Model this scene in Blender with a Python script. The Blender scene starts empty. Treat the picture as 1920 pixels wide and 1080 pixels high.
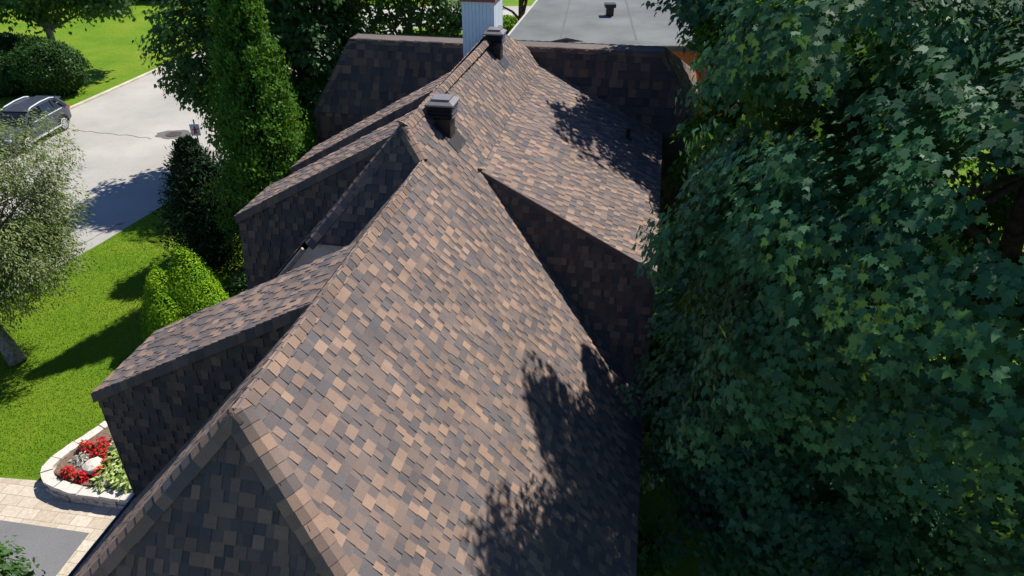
import bpy, math, random
import numpy as np
from mathutils import Vector

R = math.radians
sc = bpy.context.scene
COL = sc.collection

# ------------------------------------------------------------------ camera
CAM_H = 12.4
cd = bpy.data.cameras.new('camera'); cam = bpy.data.objects.new('camera', cd); COL.objects.link(cam)
cam.location = (0, 0, CAM_H); cam.rotation_euler = (R(90 - 32.1), 0, 0)
cd.sensor_width = 36; cd.lens = 36 * 1350 / 1920; cd.clip_end = 2000; cd.clip_start = 0.05
sc.camera = cam
# ------------------------------------------------------------------ sky and sun
SUN_AZ, SUN_EL = 44.0, 53.0            # azimuth clockwise from +Y
w = bpy.data.worlds.new('World'); sc.world = w; w.use_nodes = True
nt = w.node_tree; bg = nt.nodes['Background']
sky = nt.nodes.new('ShaderNodeTexSky'); sky.sky_type = 'NISHITA'; sky.sun_disc = False
sky.sun_elevation = R(SUN_EL); sky.sun_rotation = R(SUN_AZ)
sky.air_density = 1.0; sky.dust_density = 0.2; sky.ozone_density = 4.0
tn = nt.nodes.new('ShaderNodeMix'); tn.data_type = 'RGBA'; tn.blend_type = 'MULTIPLY'; tn.inputs[0].default_value = 1
tn.inputs[7].default_value = (.80, .93, 1.22, 1); nt.links.new(sky.outputs[0], tn.inputs[6])   # cooler white balance of the open sky
nt.links.new(tn.outputs[2], bg.inputs[0]); bg.inputs[1].default_value = 0.062
sl = bpy.data.lights.new('sun', 'SUN'); sl.energy = 4.6; sl.angle = R(0.6); sl.color = (1.0, 0.95, 0.87)
so = bpy.data.objects.new('sun', sl); COL.objects.link(so)
sd = Vector((math.sin(R(SUN_AZ)) * math.cos(R(SUN_EL)), math.cos(R(SUN_AZ)) * math.cos(R(SUN_EL)), math.sin(R(SUN_EL))))
so.rotation_euler = sd.to_track_quat('Z', 'Y').to_euler(); so.location = (20, 20, 40)
sc.view_settings.view_transform = 'Standard'; sc.view_settings.look = 'None'
sc.view_settings.exposure = 0.62; sc.view_settings.gamma = 1

# ------------------------------------------------------------------ house frame: u right of, s along the ridge, v below camera
PHI = R(10.4); CP, SP = math.cos(PHI), math.sin(PHI)
def Hs(u, s, v):
    return np.array((u * CP + s * SP, -u * SP + s * CP, CAM_H - v))
def Hh(u, s, h): return Hs(u, s, CAM_H - h)

# ------------------------------------------------------------------ materials
def nodes(name):
    m = bpy.data.materials.new(name); m.use_nodes = True
    n = m.node_tree.nodes; l = m.node_tree.links
    return m, n, l, n['Principled BSDF']
def noise(n, l, scale, detail=4, rough=.55, coord='Object', vec=None, stretch=None):
    t = n.new('ShaderNodeTexNoise'); t.inputs['Scale'].default_value = scale
    t.inputs['Detail'].default_value = detail; t.inputs['Roughness'].default_value = rough
    if vec is None:
        tc = n.new('ShaderNodeNewGeometry'); vec = tc.outputs['Position']
    if stretch:
        mp = n.new('ShaderNodeMapping'); mp.inputs['Scale'].default_value = stretch
        l.new(vec, mp.inputs[0]); vec = mp.outputs[0]
    l.new(vec, t.inputs['Vector']); return t
def ramp(n, l, src, stops, interp='LINEAR'):
    r = n.new('ShaderNodeValToRGB'); r.color_ramp.interpolation = interp
    e = r.color_ramp.elements
    while len(e) > 1: e.remove(e[0])
    e[0].position = stops[0][0]; e[0].color = (*stops[0][1], 1)
    for p, c in stops[1:]:
        x = e.new(p); x.color = (*c, 1)
    l.new(src, r.inputs[0]); return r
def mix(n, l, a, b, fac, mode='MULTIPLY'):
    m = n.new('ShaderNodeMix'); m.data_type = 'RGBA'; m.blend_type = mode
    for s, v in ((0, fac), (6, a), (7, b)):
        if hasattr(v, 'links'): l.new(v, m.inputs[s])
        else: m.inputs[s].default_value = v if s == 0 else (*v, 1)
    return m.outputs[2]
def bump(n, l, src, bsdf, strength, dist):
    b = n.new('ShaderNodeBump'); b.inputs['Strength'].default_value = strength; b.inputs['Distance'].default_value = dist
    l.new(src, b.inputs['Height']); l.new(b.outputs[0], bsdf.inputs['Normal']); return b
def speckled(name, c, var=.25, scale=30, rough=.8, spec=.3, bumpd=0, scale2=None, metallic=0):
    m, n, l, p = nodes(name)
    t = noise(n, l, scale)
    hi = tuple(min(1, x * (1 + var)) for x in c); lo = tuple(x * (1 - var) for x in c)
    r = ramp(n, l, t.outputs[0], [(.3, lo), (.7, hi)])
    out = r.outputs[0]
    if scale2:
        t2 = noise(n, l, scale2, 5)
        r2 = ramp(n, l, t2.outputs[0], [(.3, (.72, .72, .72)), (.7, (1.1, 1.1, 1.1))])
        out = mix(n, l, out, r2.outputs[0], 1.0)
    l.new(out, p.inputs['Base Color'])
    p.inputs['Roughness'].default_value = rough; p.inputs['Specular IOR Level'].default_value = spec
    p.inputs['Metallic'].default_value = metallic
    if bumpd: bump(n, l, t.outputs[0], p, .6, bumpd)
    return m
def shingle_mat(name, k=1.0):
    m, n, l, p = nodes(name)
    a = n.new('ShaderNodeAttribute'); a.attribute_name = 'tone'
    g = noise(n, l, 160, 3, .7)
    gr = ramp(n, l, g.outputs[0], [(.3, (.62, .62, .64)), (.7, (1.34, 1.33, 1.3))])
    c = mix(n, l, a.outputs['Color'], gr.outputs[0], 1.0)
    b = noise(n, l, 1.1, 5)
    br = ramp(n, l, b.outputs[0], [(.3, (.86 * k, .86 * k, .87 * k)), (.7, (1.1 * k, 1.09 * k, 1.08 * k))])
    c = mix(n, l, c, br.outputs[0], 1.0)
    l.new(c, p.inputs['Base Color']); p.inputs['Roughness'].default_value = .9
    p.inputs['Specular IOR Level'].default_value = .15
    bump(n, l, g.outputs[0], p, .5, .004); return m
def leaf_mat(name, stops, trans=.3, tcol=(.25, .42, .03), rough=.42, spec=.35):
    m, n, l, p = nodes(name)
    a = n.new('ShaderNodeAttribute'); a.attribute_name = 'tint'
    r = ramp(n, l, a.outputs['Fac'], stops)
    l.new(r.outputs[0], p.inputs['Base Color'])
    p.inputs['Roughness'].default_value = max(rough, .58); p.inputs['Specular IOR Level'].default_value = spec * .6
    t = n.new('ShaderNodeBsdfTranslucent')
    tc = mix(n, l, r.outputs[0], tcol, .6, 'MIX'); l.new(tc, t.inputs[0])
    mx = n.new('ShaderNodeMixShader'); mx.inputs[0].default_value = trans
    l.new(p.outputs[0], mx.inputs[1]); l.new(t.outputs[0], mx.inputs[2])
    l.new(mx.outputs[0], n['Material Output'].inputs[0]); return m
def lawn_mat():
    m, n, l, p = nodes('lawn_grass')
    a = noise(n, l, .35, 5, .6); b = noise(n, l, 5.0, 6, .7); c = noise(n, l, 38, 4, .75)
    r1 = ramp(n, l, a.outputs[0], [(.3, (.11, .225, .012)), (.5, (.15, .265, .014)), (.72, (.215, .29, .024))])
    r2 = ramp(n, l, b.outputs[0], [(.25, (.72, .78, .7)), (.75, (1.22, 1.14, 1.2))])
    r3 = ramp(n, l, c.outputs[0], [(.3, (.50, .56, .5)), (.7, (1.42, 1.36, 1.5))])
    o = mix(n, l, r1.outputs[0], r2.outputs[0], 1.0); o = mix(n, l, o, r3.outputs[0], 1.0)
    l.new(o, p.inputs['Base Color']); p.inputs['Roughness'].default_value = .8; p.inputs['Specular IOR Level'].default_value = .1
    bump(n, l, c.outputs[0], p, .9, .06); return m
def asphalt_mat(name, c, cracks=True):
    m, n, l, p = nodes(name)
    f = noise(n, l, 55, 3, .7); a = noise(n, l, .25, 6, .6)
    r = ramp(n, l, f.outputs[0], [(.3, tuple(x * .8 for x in c)), (.7, tuple(x * 1.2 for x in c))])
    r2 = ramp(n, l, a.outputs[0], [(.35, (.84, .84, .85)), (.65, (1.08, 1.07, 1.05))])
    o = mix(n, l, r.outputs[0], r2.outputs[0], 1.0)
    l.new(o, p.inputs['Base Color']); p.inputs['Roughness'].default_value = .9; p.inputs['Specular IOR Level'].default_value = .2
    bump(n, l, f.outputs[0], p, .5, .006); return m
def paver_mat():
    m, n, l, p = nodes('concrete_pavers')
    g = n.new('ShaderNodeNewGeometry'); mp = n.new('ShaderNodeMapping'); mp.inputs['Rotation'].default_value = (0, 0, R(9))
    l.new(g.outputs['Position'], mp.inputs[0])
    b = n.new('ShaderNodeTexBrick'); l.new(mp.outputs[0], b.inputs['Vector'])
    b.inputs['Scale'].default_value = 1; b.inputs['Brick Width'].default_value = .42; b.inputs['Row Height'].default_value = .28
    b.inputs['Mortar Size'].default_value = .008; b.inputs['Mortar Smooth'].default_value = .3
    b.inputs['Color1'].default_value = (.43, .36, .27, 1); b.inputs['Color2'].default_value = (.56, .49, .39, 1)
    b.inputs['Mortar'].default_value = (.27, .23, .18, 1)
    t = noise(n, l, 12, 6, .7); r = ramp(n, l, t.outputs[0], [(.3, (.78, .77, .76)), (.7, (1.12, 1.12, 1.12))])
    l.new(mix(n, l, b.outputs[0], r.outputs[0], 1.0), p.inputs['Base Color']); p.inputs['Roughness'].default_value = .85
    bump(n, l, b.outputs['Fac'], p, -.4, .01); return m
def siding_mat():
    m, n, l, p = nodes('ribbed_metal_cladding')
    p.inputs['Roughness'].default_value = .4
    t = noise(n, l, 3, 5); r = ramp(n, l, t.outputs[0], [(.3, (.68, .78, .90)), (.7, (.75, .83, .92))])
    l.new(r.outputs[0], p.inputs['Base Color']); return m

M_SH = shingle_mat('laminated_shingles')
M_LAWN = lawn_mat()
M_ROAD = asphalt_mat('weathered_asphalt', (.385, .37, .335))
M_DRIVE = asphalt_mat('sealed_asphalt', (.17, .17, .175))
M_PATCH = asphalt_mat('dark_asphalt_patch', (.13, .12, .115))
M_PAVE = paver_mat()
M_CURB = speckled('kerb_concrete', (.52, .48, .38), .15, 20, scale2=1.5)
M_WALL = speckled('painted_siding', (.5, .48, .45), .08, 8)
M_FLAT = speckled('beige_stucco', (.80, .72, .62), .12, 2.5, .7, scale2=.8)
M_DKMETAL = speckled('dark_bronze_metal', (.035, .028, .028), .15, 15, .45, .4)
M_HOOD = speckled('grey_brown_hood_metal', (.18, .165, .165), .1, 15, .4, .5)
M_GUTTER = speckled('grey_gutter_metal', (.17, .20, .25), .1, 10, .35, .5)
M_BARK = speckled('bark', (.13, .10, .075), .5, 9, .95, .1, .03)
M_GBARK = speckled('pale_grey_bark', (.27, .24, .20), .5, 12, .95, .1, .03)
M_STONE = speckled('garden_wall_stone', (.50, .43, .35), .3, 9, .9, .2, .02, 2.5)
M_STONECAP = speckled('pale_cap_stone', (.56, .52, .46), .14, 12, .85, .2, .015)
M_SOIL = speckled('bed_soil', (.16, .12, .085), .5, 25, .95, .1, .02)
M_NROOF = speckled('grey_membrane_roof', (.165, .175, .175), .14, 40, .9, .15, .004, .5)
M_REDCAP = speckled('red_brown_flashing', (.30, .09, .08), .15, 10, .5, .3)
M_BRICK = speckled('orange_brick', (.55, .20, .10), .25, 14, .9, .1)
M_SIDE = siding_mat()
M_SIGN = speckled('white_sign_enamel', (.78, .78, .80), .05, 6, .5, .3)
M_SIGNRED = speckled('red_sign_paint', (.6, .03, .07), .1, 10, .5)
M_SIGNDK = speckled('purple_sign_paint', (.12, .07, .25), .1, 10, .5)
M_IRON = speckled('cast_iron', (.07, .06, .055), .3, 20, .7, .4)
M_CARPAINT = speckled('dark_grey_blue_car_paint', (.045, .055, .075), .06, 20, .25, .6)
M_GLASS = speckled('tinted_glass', (.012, .014, .016), .1, 3, .08, .7)
M_TYRE = speckled('tyre_rubber', (.02, .02, .02), .2, 20, .85, .2)
M_ALLOY = speckled('light_alloy', (.62, .62, .63), .06, 10, .35, .5)
M_CHROME = speckled('bright_rail_metal', (.62, .66, .70), .05, 6, .25, .6)
M_TAIL = speckled('red_lamp_plastic', (.45, .015, .03), .1, 8, .3, .5)
M_PATIO = speckled('pale_patio_stone', (.52, .45, .37), .2, 6)
M_TERR = speckled('terracotta', (.45, .14, .06), .2, 12)

# ------------------------------------------------------------------ mesh helpers
WO = {}
def tag(o, label, cat, group=None, kind=None):
    if label: o['label'] = label
    if cat: o['category'] = cat
    if group: o['group'] = group
    if kind: o['kind'] = kind
    return o
def thing(name, label, cat, loc, group=None):
    o = bpy.data.objects.new(name, None); COL.objects.link(o); o.location = tuple(float(x) for x in loc)
    o.empty_display_size = .2; WO[o.name] = np.array(loc, float)
    return tag(o, label, cat, group)
class MB:
    def __init__(s): s.V = []; s.F = []; s.C = []; s.mi = []
    def add(s, V, F, c=None, mi=0):
        b = len(s.V); s.V += [tuple(v) for v in V]
        for f in F: s.F.append([b + i for i in f]); s.C.append(c if c is not None else (.2, .2, .2)); s.mi.append(mi)
    def box(s, c, d, rot=0, col=None, mi=0, taper=1.0, ax=None):
        cx, cy, cz = c; hx, hy, hz = d[0] / 2, d[1] / 2, d[2] / 2
        V = []
        for z, k in ((-hz, 1), (hz, taper)):
            for x, y in ((-1, -1), (1, -1), (1, 1), (-1, 1)):
                a, b = x * hx * k, y * hy * k
                V.append((cx + a * math.cos(rot) - b * math.sin(rot), cy + a * math.sin(rot) + b * math.cos(rot), cz + z))
        s.add(V, [(3, 2, 1, 0), (4, 5, 6, 7), (0, 1, 5, 4), (1, 2, 6, 5), (2, 3, 7, 6), (3, 0, 4, 7)], col, mi)
    def tube(s, P, rad, n=8, col=None, mi=0, caps=True):
        P = [np.array(p, float) for p in P]; V = []; F = []
        for i, p in enumerate(P):
            t = P[min(i + 1, len(P) - 1)] - P[max(i - 1, 0)]; t /= np.linalg.norm(t) + 1e-9
            a = np.cross(t, (0.13, .97, .21)); a /= np.linalg.norm(a) + 1e-9; b = np.cross(t, a)
            for k in range(n):
                an = 2 * math.pi * k / n; V.append(p + rad[i] * (a * math.cos(an) + b * math.sin(an)))
        for i in range(len(P) - 1):
            for k in range(n): F.append((i * n + k, i * n + (k + 1) % n, (i + 1) * n + (k + 1) % n, (i + 1) * n + k))
        if caps: F.append(tuple(range(n))[::-1]); F.append(tuple((len(P) - 1) * n + k for k in range(n)))
        s.add(V, F, col, mi)
    def prism(s, bot, top, col=None, mi=0):
        n = len(bot)
        s.add(list(bot) + list(top), [tuple(range(n))[::-1], tuple(range(n, 2 * n))] + [(i, (i + 1) % n, n + (i + 1) % n, n + i) for i in range(n)], col, mi)
    def build(s, name, mats, parent=None, loc=None, smooth=False):
        o0 = WO[parent.name] if parent is not None else (np.array(loc, float) if loc is not None else np.zeros(3))
        me = bpy.data.meshes.new(name); V = np.array(s.V, float) - o0
        me.from_pydata([tuple(map(float, v)) for v in V], [], s.F)
        if not isinstance(mats, (list, tuple)): mats = [mats]
        for m in mats: me.materials.append(m)
        a = me.attributes.new('tone', 'FLOAT_COLOR', 'FACE')
        a.data.foreach_set('color', np.array([(*c, 1) for c in s.C], float).ravel())
        if len(mats) > 1: me.polygons.foreach_set('material_index', s.mi)
        if smooth: me.polygons.foreach_set('use_smooth', [True] * len(s.F))
        me.update()
        o = bpy.data.objects.new(name, me); COL.objects.link(o)
        if parent is not None: o.parent = parent
        else: o.location = tuple(o0)
        WO[o.name] = o0; return o
def build_leaves(name, mat, pos, nrm, tip, size, tpl, tint, parent=None, loc=None):
    tip = tip - nrm * np.sum(tip * nrm, 1, keepdims=True)
    tip /= np.linalg.norm(tip, axis=1, keepdims=True) + 1e-9
    side = np.cross(tip, nrm); K = len(tpl); N = len(pos)
    o0 = WO[parent.name] if parent is not None else (np.array(loc, float) if loc is not None else np.zeros(3))
    V = (pos - o0)[:, None, :] + size[:, None, None] * (side[:, None, :] * tpl[None, :, 0:1] + tip[:, None, :] * tpl[None, :, 1:2] + nrm[:, None, :] * tpl[None, :, 2:3])
    me = bpy.data.meshes.new(name)
    me.vertices.add(N * K); me.vertices.foreach_set('co', V.reshape(-1).astype(np.float32))
    me.loops.add(N * K); me.loops.foreach_set('vertex_index', np.arange(N * K, dtype=np.int32))
    me.polygons.add(N); me.polygons.foreach_set('loop_start', np.arange(0, N * K, K, dtype=np.int32))
    a = me.attributes.new('tint', 'FLOAT', 'FACE'); a.data.foreach_set('value', tint.astype(np.float32))
    me.materials.append(mat); me.update(calc_edges=True)
    o = bpy.data.objects.new(name, me); COL.objects.link(o)
    if parent is not None: o.parent = parent
    else: o.location = tuple(o0)
    WO[o.name] = o0; return o
def unit(a): return a / (np.linalg.norm(a, axis=-1, keepdims=True) + 1e-9)
def structure(o): o['kind'] = 'structure'; return o
def sheet(name, mat, pts, z, th=0.0):
    m = MB()
    if th: m.prism([(x, y, z - th) for x, y in pts], [(x, y, z) for x, y in pts])
    else: m.add([(x, y, z) for x, y in pts], [tuple(range(len(pts)))])
    return structure(m.build(name, mat))

# ------------------------------------------------------------------ ground, road, paths
g = MB(); N = 12
xs = np.linspace(-300, 300, N); ys = np.linspace(-250, 350, N)
g.add([(x, y, 0) for y in ys for x in xs], [(j * N + i, j * N + i + 1, (j + 1) * N + i + 1, (j + 1) * N + i) for j in range(N - 1) for i in range(N - 1)])
structure(g.build('lawn', M_LAWN))
FC = [(-34, 5), (-29.5, 18), (-26.6, 26), (-24.9, 33.2), (-23.6, 37.6), (-23.0, 40.6), (-22.3, 44.2), (-21.5, 48.2), (-20.3, 52), (-19.2, 57)]
NC = [(-20.5, 3), (-17.8, 12), (-16.2, 18.4), (-15.5, 21.0), (-14.9, 22.4), (-14.3, 24.4), (-13.6, 26.7), (-12.6, 30.5), (-11.4, 36), (-10.2, 42), (-9.0, 50), (-8.2, 57)]
def lerp_path(P, n):
    P = np.array(P); d = np.r_[0, np.cumsum(np.linalg.norm(np.diff(P, axis=0), axis=1))]
    t = np.linspace(0, d[-1], n); return np.c_[np.interp(t, d, P[:, 0]), np.interp(t, d, P[:, 1])]
A, B = lerp_path(FC, 60), lerp_path(NC, 60)
m = MB(); m.add([(x, y, .006) for x, y in A] + [(x, y, .006) for x, y in B], [(i, i + 1, 61 + i, 60 + i) for i in range(59)])
m.add([(-19.2, 57, .006), (120, 57, .006), (120, 65.5, .006), (-17.5, 65.5, .006)], [(0, 1, 2, 3)])
structure(m.build('road', M_ROAD))
m = MB()
rk = random.Random(5)
for i in range(59):                                   # concrete kerb on the far side, a real step
    a, b = A[i], A[i + 1]; t = unit((b - a)[None])[0]; nn = np.array((-t[1], t[0])); g0 = .006
    a2 = a + t * g0
    m.prism([(*a2, 0), (*b, 0), (*(b + nn * .22), 0), (*(a2 + nn * .22), 0)], [(*a2, .10), (*b, .10), (*(b + nn * .22), .11), (*(a2 + nn * .22), .11)])
structure(m.build('kerb', M_CURB))
# cracks across the road (tar lines with their own shape)
m = MB(); rk = random.Random(3)
for P0, P1, wd in (((-21.9, 34.6), (-17.4, 33.4), .03), ((-20.1, 25.5), (-18.6, 27.5), .04), ((-15.7, 22.2), (-14.7, 24.6), .05)):
    pts = []
    for k in range(13):
        f = k / 12; pts.append((P0[0] + (P1[0] - P0[0]) * f + rk.uniform(-.08, .08), P0[1] + (P1[1] - P0[1]) * f + rk.uniform(-.1, .1)))
    m.add([(x, y - wd, .010) for x, y in pts] + [(x, y + wd, .010) for x, y in pts], [(i, i + 1, 14 + i, 13 + i) for i in range(12)])
structure(m.build('road_cracks', M_PATCH))
pts = [(-16.6 + (.88 + .1 * math.sin(k * 2.3)) * math.cos(k * .3142), 33.95 + (.62 + .07 * math.cos(k * 1.7)) * math.sin(k * .3142)) for k in range(20)]
sheet('asphalt_patch', M_PATCH, pts, .0105)
mh = thing('manhole_cover', 'round iron manhole cover set in a dark patch of the road', 'manhole cover', (-16.6, 33.95, .011))
m = MB(); m.prism([(-16.6 + .38 * math.cos(k * .2618), 33.95 + .38 * math.sin(k * .2618), .011) for k in range(24)], [(-16.6 + .38 * math.cos(k * .2618), 33.95 + .38 * math.sin(k * .2618), .026) for k in range(24)])
m.build('frame', M_IRON, mh)
m = MB(); m.prism([(-16.6 + .31 * math.cos(k * .2618), 33.95 + .31 * math.sin(k * .2618), .0262) for k in range(24)], [(-16.6 + .31 * math.cos(k * .2618), 33.95 + .31 * math.sin(k * .2618), .034) for k in range(24)])
for k in range(5): m.box((-16.6, 33.75 + k * .1, .036), (.4, .03, .006))
m.build('lid', M_IRON, mh)
sheet('paver_path', M_PAVE, [(-20, 12.6), (-17, 12.1), (-14, 11.85), (-10.5, 11.5), (-8.2, 10.75), (-7.6, 10.6), (-7.6, -6), (-20, -6)], .008)
sheet('driveway', M_DRIVE, [(-20, 11.45), (-14, 10.85), (-10.9, 10.4), (-8.87, 10.07), (-9.02, 9.04), (-9.4, 6), (-9.8, -6), (-20, -6)], .013)
sheet('patio', M_PATIO, [(7.4, 36), (16, 36), (16, 42.5), (7.4, 42.5)], .01)
sheet('bed_soil', M_SOIL, [(-8.2, 10.95), (-9.5, 11.15), (-10.3, 11.5), (-10.35, 11.9), (-9.85, 12.9), (-9.1, 14.1), (-8.3, 15.2), (-7.3, 15.2), (-7.3, 10.9)], .30, .29)

# ------------------------------------------------------------------ the house
hx, hy, _ = Hs(-3.6, 12.5, 0)
house = thing('house', 'steep brown shingled house with dormers running up the middle of the photo', 'house', (hx, hy, 0))
TONES = [((.288, .200, .150), 19), ((.240, .170, .134), 28), ((.188, .142, .121), 30), ((.142, .119, .114), 16), ((.122, .110, .112), 10)]
GAPS = [((.158, .128, .120), 38), ((.132, .114, .113), 34), ((.110, .102, .107), 26)]
def pick(rng, L):
    t = rng.random() * sum(w for _, w in L)
    for c, w_ in L:
        t -= w_
        if t <= 0: break
    k = rng.uniform(.9, 1.1); return tuple(x * k for x in c)
def clip(poly, a, b, c):                              # keep a x + b y <= c
    out = []; n = len(poly)
    for i in range(n):
        p, q = poly[i], poly[(i + 1) % n]; dp = a * p[0] + b * p[1] - c; dq = a * q[0] + b * q[1] - c
        if dp <= 0: out.append(p)
        if dp * dq < 0:
            t = dp / (dp - dq); out.append((p[0] + t * (q[0] - p[0]), p[1] + t * (q[1] - p[1])))
    return out
def shingles(mb, poly, seed, expo=.140, lift=.008, tw=1.0, k=1.0, base=True):
    tw = tw * .86
    """poly: planar convex polygon (3D).  Real overlapping tabs: every tab is a wedge, its butt raised over the course below."""
    P = [np.array(p, float) for p in poly]
    n = np.zeros(3)
    for i in range(len(P)): n += np.cross(P[i] - P[0], P[(i + 1) % len(P)] - P[0])
    n /= np.linalg.norm(n)
    if n[2] < 0 or (abs(n[2]) < .02 and n[1] > 0): n = -n; P = P[::-1]
    H = np.cross((0, 0, 1), n); H /= np.linalg.norm(H); U = np.cross(n, H)   # U = up the slope
    Q = [(float(p @ H), float(p @ U)) for p in P]; d0 = float(P[0] @ n)
    area = sum(Q[i][0] * Q[(i + 1) % len(Q)][1] - Q[(i + 1) % len(Q)][0] * Q[i][1] for i in range(len(Q)))
    if area < 0: Q = Q[::-1]
    edges = []
    for i in range(len(Q)):
        p, q = Q[i], Q[(i + 1) % len(Q)]; a, b = q[1] - p[1], -(q[0] - p[0]); edges.append((a, b, a * p[0] + b * p[1]))
    W3 = lambda x, y, z: H * x + U * y + n * (d0 + z)
    if base: mb.add([W3(x, y, -.004) for x, y in Q], [tuple(range(len(Q)))], (.09, .08, .08))
    x0, x1 = min(q[0] for q in Q), max(q[0] for q in Q); y0, y1 = min(q[1] for q in Q), max(q[1] for q in Q)
    for r in range(math.floor(y0 / expo), math.ceil(y1 / expo) + 1):
        rng = random.Random(seed * 7919 + r); x = -40.0 + rng.random() * .3; tooth = rng.random() < .5
        yb, yt = r * expo, (r + 1) * expo + .02
        while x < x1:
            wd = (rng.uniform(.10, .21) if tooth else rng.uniform(.06, .19)) * tw
            c = pick(rng, TONES if tooth else GAPS); jl = rng.uniform(-.003, .003)
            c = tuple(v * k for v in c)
            if x + wd > x0:
                poly2 = [(x, yb), (x + wd, yb), (x + wd, yt), (x, yt)]
                for e in edges:
                    poly2 = clip(poly2, *e)
                    if len(poly2) < 3: break
                if len(poly2) >= 3:
                    hb = lift * (2.4 if tooth else 1.0) + (0 if not tooth else jl * .5); ht = lift * (.45 if tooth else .02)
                    def z(y): f = min(1, max(0, (y - yb) / (yt - yb))); return hb + (ht - hb) * f
                    top = [W3(px, py, z(py)) for px, py in poly2]; bot = [W3(px, py, -.003) for px, py in poly2]
                    kk = len(top); F = [tuple(range(kk))] + [(i, kk + i, kk + (i + 1) % kk, (i + 1) % kk) for i in range(kk)]
                    mb.add(top + bot, F, c)
            x += wd; tooth = (not tooth) if rng.random() < .85 else tooth
def caps(mb, p0, p1, d1, d2, seed, wd=.15, step=.16, k=1.0, hi=0.0):
    """ridge/hip caps laid from p0 (low/near) to p1; d1,d2 = unit directions down each side."""
    p0, p1 = np.array(p0, float), np.array(p1, float); L = np.linalg.norm(p1 - p0); t = (p1 - p0) / L
    d1, d2 = unit(np.array(d1, float)), unit(np.array(d2, float)); up = unit(-(d1 + d2)); rng = random.Random(seed)
    n1 = np.cross(t, d1); n1 *= np.sign(n1 @ up); n2 = np.cross(t, d2); n2 *= np.sign(n2 @ up)
    for i in range(int(L / step) + 1):
        a = i * step; b = min(a + step + .03, L)
        if b - a < .02: continue
        c = tuple(v * k * .92 for v in pick(rng, TONES)); la, lb = .023 + hi, .013 + hi; j = rng.uniform(-.008, .008); ww = wd + j
        A0, B0 = p0 + t * a, p0 + t * b
        crown = [A0 + up * (la + .004), B0 + up * (lb + .004)]
        e1 = [A0 + d1 * ww + n1 * la, B0 + d1 * ww + n1 * lb]; e2 = [A0 + d2 * ww + n2 * la, B0 + d2 * ww + n2 * lb]
        s1 = [A0 + d1 * .03 + n1 * (la + .004), B0 + d1 * .03 + n1 * (lb + .004)]; s2 = [A0 + d2 * .03 + n2 * (la + .004), B0 + d2 * .03 + n2 * (lb + .004)]
        g1 = [x - n1 * (.03 + hi) for x in e1]; g2 = [x - n2 * (.03 + hi) for x in e2]
        V = [e1[0], s1[0], s2[0], e2[0], e1[1], s1[1], s2[1], e2[1], g1[0], g1[1], g2[0], g2[1], A0 - up * .01, B0 - up * .01]
        mb.add(V, [(0, 1, 5, 4), (1, 2, 6, 5), (2, 3, 7, 6), (0, 4, 9, 8), (3, 10, 11, 7), (8, 12, 1, 0), (12, 10, 3, 2), (12, 2, 1)], c)
def inward(p0, p1, q):
    p0, p1, q = (np.array(a, float) for a in (p0, p1, q)); t = (p1 - p0) / np.linalg.norm(p1 - p0); v = q - p0; return v - t * (v @ t)
# key dimensions (u, s, v)
RU, RV = -3.68, 4.8            # near ridge
T = 1.143                      # pitch
EV = 9.68; EW = (EV - RV) / T  # eave
RU2, RV2 = -4.11, 4.31         # far ridge
S0, S1, S2 = 4.83, 11.38, 11.70
SE = 19.75
HIPK = .507
def pr(s, w): return Hs(RU + w, s, RV + T * w)
def pl(s, w): return Hs(RU - w, s, RV + T * w)
sb = S0 - HIPK * (EV - RV)
m = MB()
wE = EW + .02
VS = lambda w: 12.9 - .33 * (RV + T * w - 5.57)         # valley line of the right dormer cheek
shingles(m, [pr(S0, 0), pr(11.4, 0), pr(11.4, wE), pr(S0 - HIPK * T * wE, wE)], 1)
shingles(m, [pr(11.4, 0), pr(12.9, .673), pr(VS(wE), wE), pr(11.4, wE)], 1)
shingles(m, [pr(S1, 0), pr(S2, -.428), pr(12.9, -.428), pr(12.9, .673)], 1)
VB = lambda v: 20.9 - .3 * (v - 5.11)                  # face of the rear wing
shingles(m, [pr(12.9, -.428), pr(SE, -.36), pr(20.85, .274), pr(20.75, .673), pr(12.9, .673)], 1)
main_r = m.build('roof_slope', M_SH, house); main_r['label'] = 'wide sunlit brown roof slope right of the ridge'
m = MB()
shingles(m, [pl(S0, 0), pl(S1, 0), pl(S1, wE), pl(S0 - HIPK * T * wE, wE)], 2, lift=.004)
m.build('roof_slope', M_SH, house)['label'] = 'steep left roof slope seen at a grazing angle'
def pl2(s, w): return Hs(RU2 - w, s, RV2 + T * w)
m = MB()
shingles(m, [pl2(S2, 0), pl2(SE, 0), pl2(20.6, .9), pl2(20.6, 3.4), pl2(10.7, 1.74)], 3)
shingles(m, [pl2(10.7, 1.74), pl2(20.3, 1.74), pl2(20.3, 4.7), pl2(10.62, 4.7)], 3)
m.build('roof_slope', M_SH, house)['label'] = 'upper left roof slope mostly hidden behind the ridge'
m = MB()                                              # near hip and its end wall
shingles(m, [Hs(RU, S0, RV), pr(sb, EW), pl(sb, EW)], 4, lift=.012, k=.76)  # same shingles, tones darkened to paint in the shade of this end
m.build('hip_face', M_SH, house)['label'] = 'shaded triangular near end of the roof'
m = MB()
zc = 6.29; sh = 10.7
shingles(m, [Hs(RU2, S2, RV2), pr(S1 + .04, -.04), Hs(RU2 + .05 + .9, 10.7, 6.29), Hs(-5.78, sh, 6.29)], 5, lift=.012, k=.72)  # shade of the upper hip is put into its darker tones
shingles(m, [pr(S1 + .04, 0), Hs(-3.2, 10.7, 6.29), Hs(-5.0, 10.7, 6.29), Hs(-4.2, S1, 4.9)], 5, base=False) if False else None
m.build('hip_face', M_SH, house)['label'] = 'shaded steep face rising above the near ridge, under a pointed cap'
m = MB()                                              # rear end hip
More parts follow.
